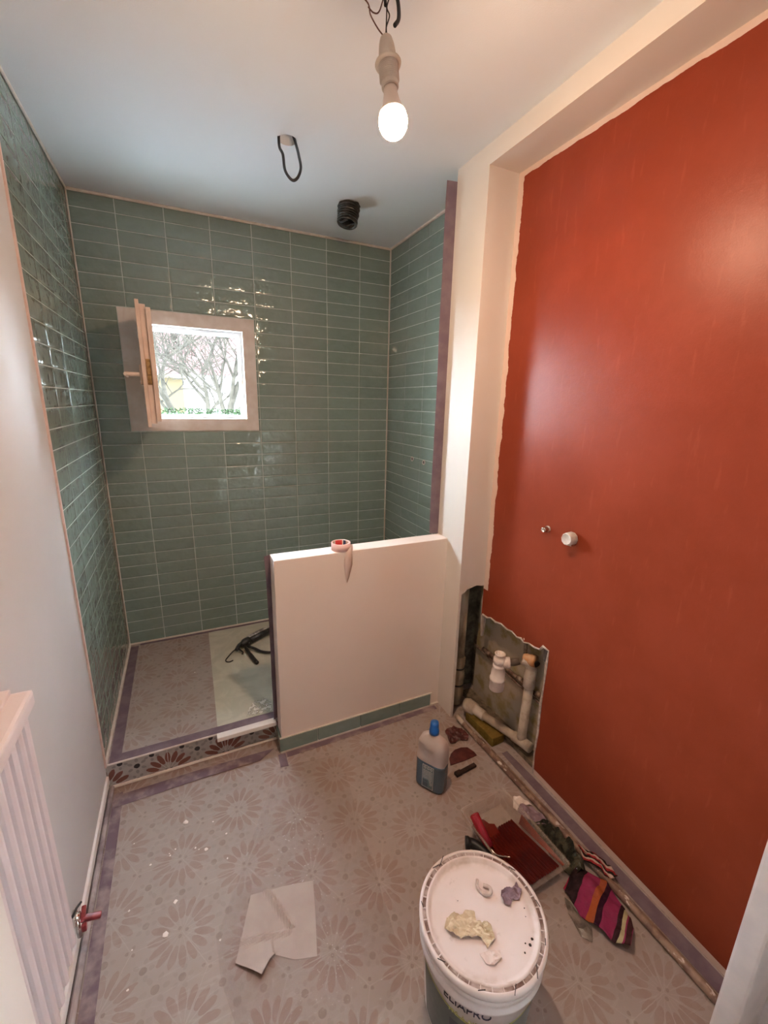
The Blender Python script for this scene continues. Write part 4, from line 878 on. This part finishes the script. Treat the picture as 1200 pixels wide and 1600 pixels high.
for lo, hi, col in ((2.23, 2.243, (0.45, 0.30, 0.25)), (2.262, 2.272, (0.42, 0.26, 0.26)), (2.285, 2.297, (0.42, 0.25, 0.22)), (2.303, 2.338, (0.02, 0.012, 0.014)), (2.376, 2.396, (0.36, 0.09, 0.03)), (2.396, 2.412, (0.03, 0.008, 0.02)), (2.450, 2.462, (0.03, 0.012, 0.015)), (2.462, 2.472, (0.46, 0.42, 0.24)), (2.476, 2.490, (0.05, 0.02, 0.02)), (2.494, 2.51, (0.48, 0.42, 0.27))):
    c = band(c, lo, hi, col)
setc(mk, mixc(nt, noise_tex(nt, 40, 4).smooth(0.4, 0.8)*0.35, c, (0.10, 0.05, 0.06))); bump(mk, noise_tex(nt, 260, 2), 0.5, 0.002)
bm = nb(); sheet(bm, [(1.347, -1.912), (1.40, -1.895), (1.445, -1.885), (1.462, -1.918), (1.485, -1.955), (1.478, -2.03), (1.440, -2.080), (1.392, -2.104), (1.366, -2.075), (1.338, -1.985), (1.345, -1.945)], 0.0008, 0.030, 0.007, 0.003, 14, 31,
                 fold=lambda x, y: 0.016*max(0, 1-((x-1.41)/0.07)**2))
tag(obj('striped_sock', bm, mk, None, True), 'pink knitted cloth with orange, black and cream stripes crumpled on the floor', 'cloth')
M_st2 = mat('red_black_stripe', (0.35, 0.03, 0.04), 0.9, 0.1); nt = M_st2.node_tree; x, y, z3 = posxyz(nt); q = (x*1.0+y*0.35).wrap(0.012, -0.012)
setc(M_st2, mixc(nt, q.gt(0.004), mixc(nt, q.lt(-0.004), (0.30, 0.025, 0.03), (0.02, 0.012, 0.012)), (0.50, 0.36, 0.30)))
bm = nb(); sheet(bm, [(1.484, -1.845), (1.500, -1.850), (1.524, -1.885), (1.532, -1.93), (1.524, -1.965), (1.495, -1.955), (1.480, -1.915), (1.470, -1.885)], 0.014, 0.028, 0.007, 0.003, 20, 41)
tag(obj('striped_cloth_end', bm, M_st2, None, True), 'small red, black and cream striped cloth lying over the floor pipe', 'cloth')
bm = nb(); sheet(bm, [(1.332, -1.93), (1.348, -1.955), (1.345, -2.02), (1.318, -2.045), (1.300, -2.02), (1.312, -1.965)], 0.0006, 0.012, 0.008, 0.001, 22, 43)
tag(obj('plastic_wrap', bm, mottled('grey_film_scrap', (0.20, 0.16, 0.13), (0.10, 0.09, 0.07), 25, 0.35, 0.5)), 'grey scrap of plastic wrap left of the pink striped cloth', 'plastic scrap')

# ================================================================== BUCKET
bk = empty('paint_bucket', (0.935, -2.0, 0.0), 'white round paint bucket with a splattered lid in the foreground', 'bucket')
M_bk = mottled('bucket_white', (0.74, 0.66, 0.64), (0.68, 0.60, 0.57), 9, 0.35, 0.4)
bc = Vector((0.935, -2.0, 0.0))
def rb(z): return 0.124+(0.143-0.124)*z/0.27
bm = nb(); lathe(bm, [(0, 0.0008), (0.120, 0.0008), (0.124, 0.006), (rb(0.235), 0.235), (0.1475, 0.236), (0.1475, 0.243), (0.143, 0.245), (0.143, 0.262), (0.1475, 0.264), (0.1475, 0.272), (0.144, 0.274), (0.144, 0.285)], bc, (0, 0, 1), 96); obj('body', bm, M_bk, bk, True)
mld = mat('lid_white', (0.76, 0.68, 0.66), 0.45, 0.3); nt = mld.node_tree
x, y, z3 = posxyz(nt); dx, dy = x-bc.x, y-bc.y; rr = (dx*dx+dy*dy).sqrt()
nz1 = noise_tex(nt, 26, 6, 0.7).smooth(0.60, 0.70); edge = rr.smooth(0.105, 0.125)
c = mixc(nt, noise_tex(nt, 5, 4).smooth(0.3, 0.7), (0.78, 0.70, 0.69), (0.72, 0.63, 0.60))
c = mixc(nt, nz1*0.35, c, (0.45, 0.36, 0.34)); c = mixc(nt, edge*noise_tex(nt, 12, 5).smooth(0.45, 0.62)*0.55, c, (0.42, 0.30, 0.22)); setc(mld, c)
bm = nb(); lathe(bm, [(0, 0.290), (0.118, 0.2905), (0.124, 0.292), (0.1285, 0.299), (0.1335, 0.3005), (0.1345, 0.296)], bc, (0, 0, 1), 96); ld = obj('lid', bm, mld, bk, True)
bm = nb(); lathe(bm, [(0.1345, 0.2975), (0.1425, 0.2975)], bc, (0, 0, 1), 96)
obj('lid_groove', bm, mottled('grimy_groove', (0.16, 0.10, 0.085), (0.50, 0.41, 0.38), 28, 0.7), bk)
bm = nb(); lathe(bm, [(0.1425, 0.293), (0.1425, 0.3005), (0.146, 0.3015), (0.150, 0.299), (0.1505, 0.288), (0.149, 0.282), (0.144, 0.282)], bc, (0, 0, 1), 96); rm = obj('rim', bm, M_bk, bk, True)
bm = nb()
for k in range(36):
    a = 2*PI*k/36+0.02
    obox(bm, bc+Vector((0.1385*math.cos(a), 0.1385*math.sin(a), 0.2985)), (0.009, 0.0016, 0.004), Matrix.Rotation(a, 3, 'Z'))
obj('rim_ribs', bm, M_bk, bk)
for a, ln, tw in ((1.75, 0.030, 0.5), (1.9, 0.02, -0.3), (3.4, 0.018, 0.5), (4.05, 0.016, 0.3), (4.55, 0.02, 0.9), (5.0, 0.026, 0.6), (5.45, 0.014, 0.1), (0.35, 0.018, 0.2), (6.0, 0.016, 0.2), (2.6, 0.014, 0.4)):
    bm = nb(); obox(bm, bc+Vector((0.143*math.cos(a), 0.143*math.sin(a), 0.3018)), (0.0016, ln, 0.0008), Matrix.Rotation(a+tw, 3, 'Z')); obj('rim_scratch', bm, M_black, bk)
# printed label wrapped on the cone
def wrap(bm, z0, off):
    for v in bm.verts:
        z_ = z0+v.co.y; a = math.radians(221)+v.co.x/0.141; r_ = rb(z_)+off+v.co.z
        v.co = bc+Vector((r_*math.cos(a), r_*math.sin(a), z_))
def band_bm(a0, a1, zf0, zf1, off, n=40):
    bm = nb(); P = []
    for i in range(n+1):
        t = i/n; a = math.radians(a0+(a1-a0)*t); col = []
        for j in range(5):
            z_ = zf0(t)+(zf1(t)-zf0(t))*j/4; r_ = rb(z_)+off; col.append(bm.verts.new(bc+Vector((r_*math.cos(a), r_*math.sin(a), z_))))
        P.append(col)
    for a, b in zip(P, P[1:]):
        for j in range(4): bm.faces.new((a[j], b[j], b[j+1], a[j+1]))
    return bm
mlb = mottled('label_slate', (0.07, 0.075, 0.065), (0.13, 0.13, 0.115), 10, 0.4)
lbk = obj('label', band_bm(168, 300, lambda t: 0.02, lambda t: 0.196-0.030*math.sin(PI*t)**2, 0.0006), mlb, bk, True)
obj('label_stripe', band_bm(168, 300, lambda t: 0.196-0.030*math.sin(PI*t)**2, lambda t: 0.203-0.030*math.sin(PI*t)**2, 0.0008), mat('label_olive', (0.38, 0.34, 0.10), 0.5), lbk, True)
obj('label_panel', band_bm(206, 250, lambda t: 0.02, lambda t: 0.150, 0.0011), mat('label_dark', (0.015, 0.015, 0.02), 0.4), lbk, True)
bm = text_mesh('ELIAPRO', 0.036, 0.0005); bmesh.ops.scale(bm, vec=(0.80, 0.95, 1), verts=bm.verts); wrap(bm, 0.217, 0.0012); obj('printed_name', bm, mat('print_navy', (0.008, 0.005, 0.02), 0.4), lbk)
bm = text_mesh('ITÉ À NET', 0.018, 0.0002); wrap(bm, 0.180, 0.0014); obj('printed_line', bm, mat('print_olive', (0.50, 0.46, 0.16), 0.4), lbk)
# bits lying on the lid
zl = 0.2915
bm = nb(); tube(bm, smoothpts([(0.972, -1.932, zl+0.004), (0.962, -1.945, zl+0.005), (0.966, -1.964, zl+0.005), (0.981, -1.972, zl+0.005), (0.989, -1.962, zl+0.005), (0.978, -1.949, zl+0.004)], 5), [0.0035]*10+[0.0045]*16, 10)
tag(obj('sealant_curl', bm, mottled('greige_sealant', (0.52, 0.44, 0.41), (0.62, 0.54, 0.5), 60, 0.5), None, True), 'curled worm of grey sealant on the bucket lid', 'sealant')
bm = nb(); sheet(bm, [(1.000, -1.990), (1.012, -1.978), (1.028, -1.976), (1.040, -1.986), (1.058, -1.980), (1.060, -1.998), (1.040, -2.012), (1.025, -2.004), (1.010, -2.014), (1.000, -2.004)], zl, 0.014, 0.005, 0.0012, 55, 51)
tag(obj('tape_scrap', bm, M_pt), 'crumpled purple tape scrap on the bucket lid', 'scrap')
bm = nb(); sheet(bm, [(0.838, -1.985), (0.855, -1.970), (0.880, -1.972), (0.892, -1.982), (0.905, -1.974), (0.922, -1.988), (0.915, -2.005), (0.942, -2.022), (0.934, -2.050), (0.905, -2.058), (0.905, -2.036), (0.885, -2.026), (0.862, -2.018), (0.845, -2.002)], zl, 0.015, 0.004, 0.0010, 55, 61)
tag(obj('masking_paper_scrap', bm, mottled('cream_paper_scrap', (0.66, 0.56, 0.41), (0.54, 0.44, 0.30), 25, 0.8)), 'crumpled cream yellow paper tape scrap on the bucket lid', 'scrap')
bm = nb(); sheet(bm, [(0.884, -2.058), (0.905, -2.062), (0.930, -2.072), (0.924, -2.084), (0.900, -2.088), (0.886, -2.078)], zl, 0.008, 0.005, 0.0012, 45, 71)
tag(obj('plaster_scrap', bm, mottled('pale_scrap', (0.70, 0.58, 0.54), (0.74, 0.64, 0.60), 30, 0.8)), 'pale pinkish scrap in front of the yellow scrap on the bucket lid', 'scrap')
spk = None
for k, (x_, y_, r_) in enumerate(((0.979, -2.098, .0022), (0.992, -2.085, .0016), (1.012, -2.085, .0032), (1.000, -2.092, .0036), (1.040, -2.03, .0014), (1.03, -2.045, .0012), (1.022, -2.1, .0014), (0.90, -1.95, .0012))):
    bm = nb(); lathe(bm, [(0, 0), (r_, 0), (r_*0.8, 0.0008), (0, 0.001)], (x_, y_, zl+0.0003 if (Vector((x_, y_))-bc.xy).length < 0.118 else zl+0.004), (0, 0, 1), 7)
    for v in bm.verts: v.co.x += mnoise.noise(v.co*400)*r_*0.6
    o = obj('dirt_speck', bm, M_black); tag(o, 'tiny black dirt speck on the bucket lid', 'speck', 'black specks on the bucket lid')

# ================================================================== PAPER AND FILM ON THE FLOOR
mpp = mottled('thin_white_paper', (0.50, 0.42, 0.38), (0.54, 0.46, 0.415), 12, 0.75, 0.1)
nt = mpp.node_tree; tb = nt.nodes.new('ShaderNodeBsdfTransparent'); mx = nt.nodes.new('ShaderNodeMixShader'); mx.inputs[0].default_value = 0.82
nt.links.new(tb.outputs[0], mx.inputs[1]); nt.links.new(nt.nodes['Principled BSDF'].outputs[0], mx.inputs[2]); nt.links.new(mx.outputs[0], nt.nodes['Material Output'].inputs[0])
def pf(x, y):
    # crease lines and a lifted left lower corner
    h = 0.0
    d1 = abs((x-0.535)*0.9+(y+1.63)*0.35); h += 0.010*max(0, 1-d1/0.010)*(1 if y > -1.66 else 0)
    d2 = abs((y+1.645)+0.25*(x-0.45)); h += 0.008*max(0, 1-d2/0.009)*(1 if x < 0.54 else 0)
    if y < -1.655 and x < 0.49: h += min(0.016, (-1.655-y)*0.22)
    return h
bm = nb(); sheet(bm, [(0.450, -1.525), (0.545, -1.540), (0.636, -1.562), (0.616, -1.66), (0.594, -1.753), (0.535, -1.735), (0.492, -1.704), (0.474, -1.712), (0.448, -1.738), (0.415, -1.705), (0.388, -1.680), (0.420, -1.60)], 0.0006, 0.0022, 0.006, 0.0006, 18, 81, fold=pf)
tag(obj('paper_towel', bm, mpp), 'creased thin white paper sheet lying on the patterned floor', 'paper')
mfl = mat('thin_plastic_film', (0.42, 0.36, 0.33), 0.3, 0.4); nt = mfl.node_tree; tb = nt.nodes.new('ShaderNodeBsdfTransparent'); mx = nt.nodes.new('ShaderNodeMixShader')
ff = noise_tex(nt, 5, 5, 0.6, dist=1.0).smooth(0.3, 0.8)*0.05+0.02; nt.links.new(ff.s, mx.inputs[0])
nt.links.new(tb.outputs[0], mx.inputs[1]); nt.links.new(nt.nodes['Principled BSDF'].outputs[0], mx.inputs[2]); nt.links.new(mx.outputs[0], nt.nodes['Material Output'].inputs[0])
def ff_(x, y):
    xl = 0.671+(x*0)+(-1.046-y)*0.14
    xl = 0.671+0.17*min(1, max(0, (-1.046-y)/0.33))*0.33+max(0, (-1.374-y))*0.12
    return 0.012*math.exp(-((x-xl)/0.007)**2)*(1 if -1.85 < y < -1.2 else 0.2)
bm = nb(); sheet(bm, [(0.345, -1.60), (0.62, -1.08), (0.88, -1.12), (0.80, -1.90), (0.62, -1.95), (0.375, -1.80), (0.350, -1.70)], 0.0001, 0.0010, 0.008, 0.0003, 7, 91, fold=ff_)
tag(obj('plastic_film', bm, mfl), 'thin clear plastic film with a long ridge lying on the floor left of the bucket', 'plastic film')
# crumbs
cr = [(0.270, -1.19), (0.220, -1.285), (0.238, -1.277), (0.222, -1.293), (0.165, -1.30), (0.30, -1.30), (0.310, -1.31), (0.333, -1.32), (0.215, -1.53), (0.132, -1.53), (0.130, -1.62), (0.355, -1.605), (0.395, -1.38), (0.115, -1.42), (0.40, -1.29), (0.36, -1.225), (0.11, -1.2), (0.545, -1.60), (0.33, -0.42), (0.24, -1.45)]
pc = None
for k, (x_, y_) in enumerate(cr):
    r_ = random.choice([0.0022, 0.003, 0.0035, 0.006]) if k not in (8, 0) else 0.009
    bm = nb(); bmesh.ops.create_icosphere(bm, subdivisions=1, radius=r_)
    for v in bm.verts: v.co = Vector((v.co.x*random.uniform(.6, 1.4), v.co.y*random.uniform(.6, 1.3), v.co.z*0.35))
    zz = (HS if y_ > -0.9 else 0.0)+r_*0.36
    bmesh.ops.translate(bm, verts=bm.verts, vec=(x_, y_, zz)); o = obj('plaster_crumb', bm, M_white)
    tag(o, 'small white plaster crumb on the patterned tiles', 'crumb', 'plaster crumbs on the tiles')

# ================================================================== OUTSIDE
def mo(n, a, b, s): return mottled(n, a, b, s, 0.95, 0.05)
bm = nb(); box(bm, (-14, 0.6, 0.2), (20, 30, 0.3)); struct('ground', bm, mo('pale_gravel', (0.80, 0.80, 0.82), (0.74, 0.74, 0.77), 3), label='pale ground outside the window')
hg = bm = nb(); rg = random.Random(3)
box(bm, (-3.2, 2.6, 0.3), (3.2, 3.1, 1.32))
for k in range(5200):
    x_ = rg.uniform(-2.6, 2.6); y_ = rg.uniform(2.5, 3.2); z_ = 1.32+rg.uniform(-0.03, 0.05) if rg.random() < 0.6 else rg.uniform(1.0, 1.32)
    if z_ < 1.29: y_ = rg.uniform(2.5, 2.62)
    d_ = Vector((rg.uniform(-1, 1), rg.uniform(-1, 1), rg.uniform(0.1, 1))).normalized()*0.028; s_ = d_.cross(Vector((rg.random(), rg.random(), rg.random()))).normalized()*0.011; p_ = Vector((x_, y_, z_))
    vs = [bm.verts.new(q) for q in (p_, p_+d_*0.5+s_, p_+d_, p_+d_*0.5-s_)]; bm.faces.new(vs)
tag(obj('hedge', bm, mo('hedge_leaves', (0.006, 0.010, 0.004), (0.010, 0.015, 0.007), 14)), 'low clipped green hedge just outside the window', 'hedge')
def bare_tree(x, y, h, seed, spread, label, forks):
    r = random.Random(seed); bm = nb(); base = Vector((x, y, 0.3))
    def br(p, d, ln, rad, lev):
        pts = [p]; rs = [rad]; n = 4
        for i in range(n):
            d = (d+Vector((r.uniform(-1, 1), r.uniform(-1, 1), r.uniform(-0.5, 0.8)))*0.22).normalized(); p = p+d*ln/n; pts.append(p); rs.append(rad*(1-0.4*(i+1)/n))
        tube(bm, pts, rs, 5 if lev > 1 else 8)
        if lev >= 5 or rad < 0.004: return
        for k in range(forks if lev < 4 else 2):
            nd = (d+Vector((r.uniform(-1, 1), r.uniform(-1, 1)*0.6, r.uniform(-0.5, 0.7)))*spread).normalized(); q = pts[r.randint(2, 4)]
            br(q, nd, ln*r.uniform(0.6, 0.85), rad*r.uniform(0.45, 0.65), lev+1)
    br(base, Vector((r.uniform(-.1, .1), 0, 1)), h, 0.09, 0)
    tag(obj('bare_tree', bm, mo('tree_bark', (0.014, 0.012, 0.009), (0.008, 0.007, 0.005), 8)), label, 'tree')
bare_tree(1.06, 6.0, 1.55, 5, 1.05, 'gnarled bare tree with mossy trunk, rightmost outside the window', 4)
bare_tree(0.38, 8.0, 1.6, 9, 1.1, 'bare branching tree on the left outside the window', 4)
bare_tree(1.15, 11.5, 1.4, 14, 1.0, 'smaller bare tree between the other two outside the window', 4)
hs = empty('house', (0, 14, 0.3), 'distant house with a red tiled roof behind the bare trees', 'house')
bm = nb(); box(bm, (-6, 14, 0.3), (7, 20, 2.35)); obj('wall', bm, mo('house_render', (0.09, 0.087, 0.083), (0.08, 0.075, 0.07), 2), hs)
bm = nb(); prism(bm, [(13.93, 2.3), (20.6, 2.3), (17, 7.2)], 14.0, -6.5, 'x'); obj('roof', bm, mo('roof_tiles', (0.030, 0.015, 0.014), (0.020, 0.013, 0.013), 1.5), hs)
bm = nb(); box(bm, (-4.5, 12.6, 0.3), (0.5, 13.5, 2.12)); prism(bm, [(12.4, 2.1), (13.6, 2.1), (13.6, 2.27)], 5.3, -4.7, 'x')
tag(obj('shed', bm, mo('yellow_render', (0.032, 0.025, 0.013), (0.028, 0.022, 0.012), 2)), 'low yellow outbuilding in front of the distant house', 'shed')
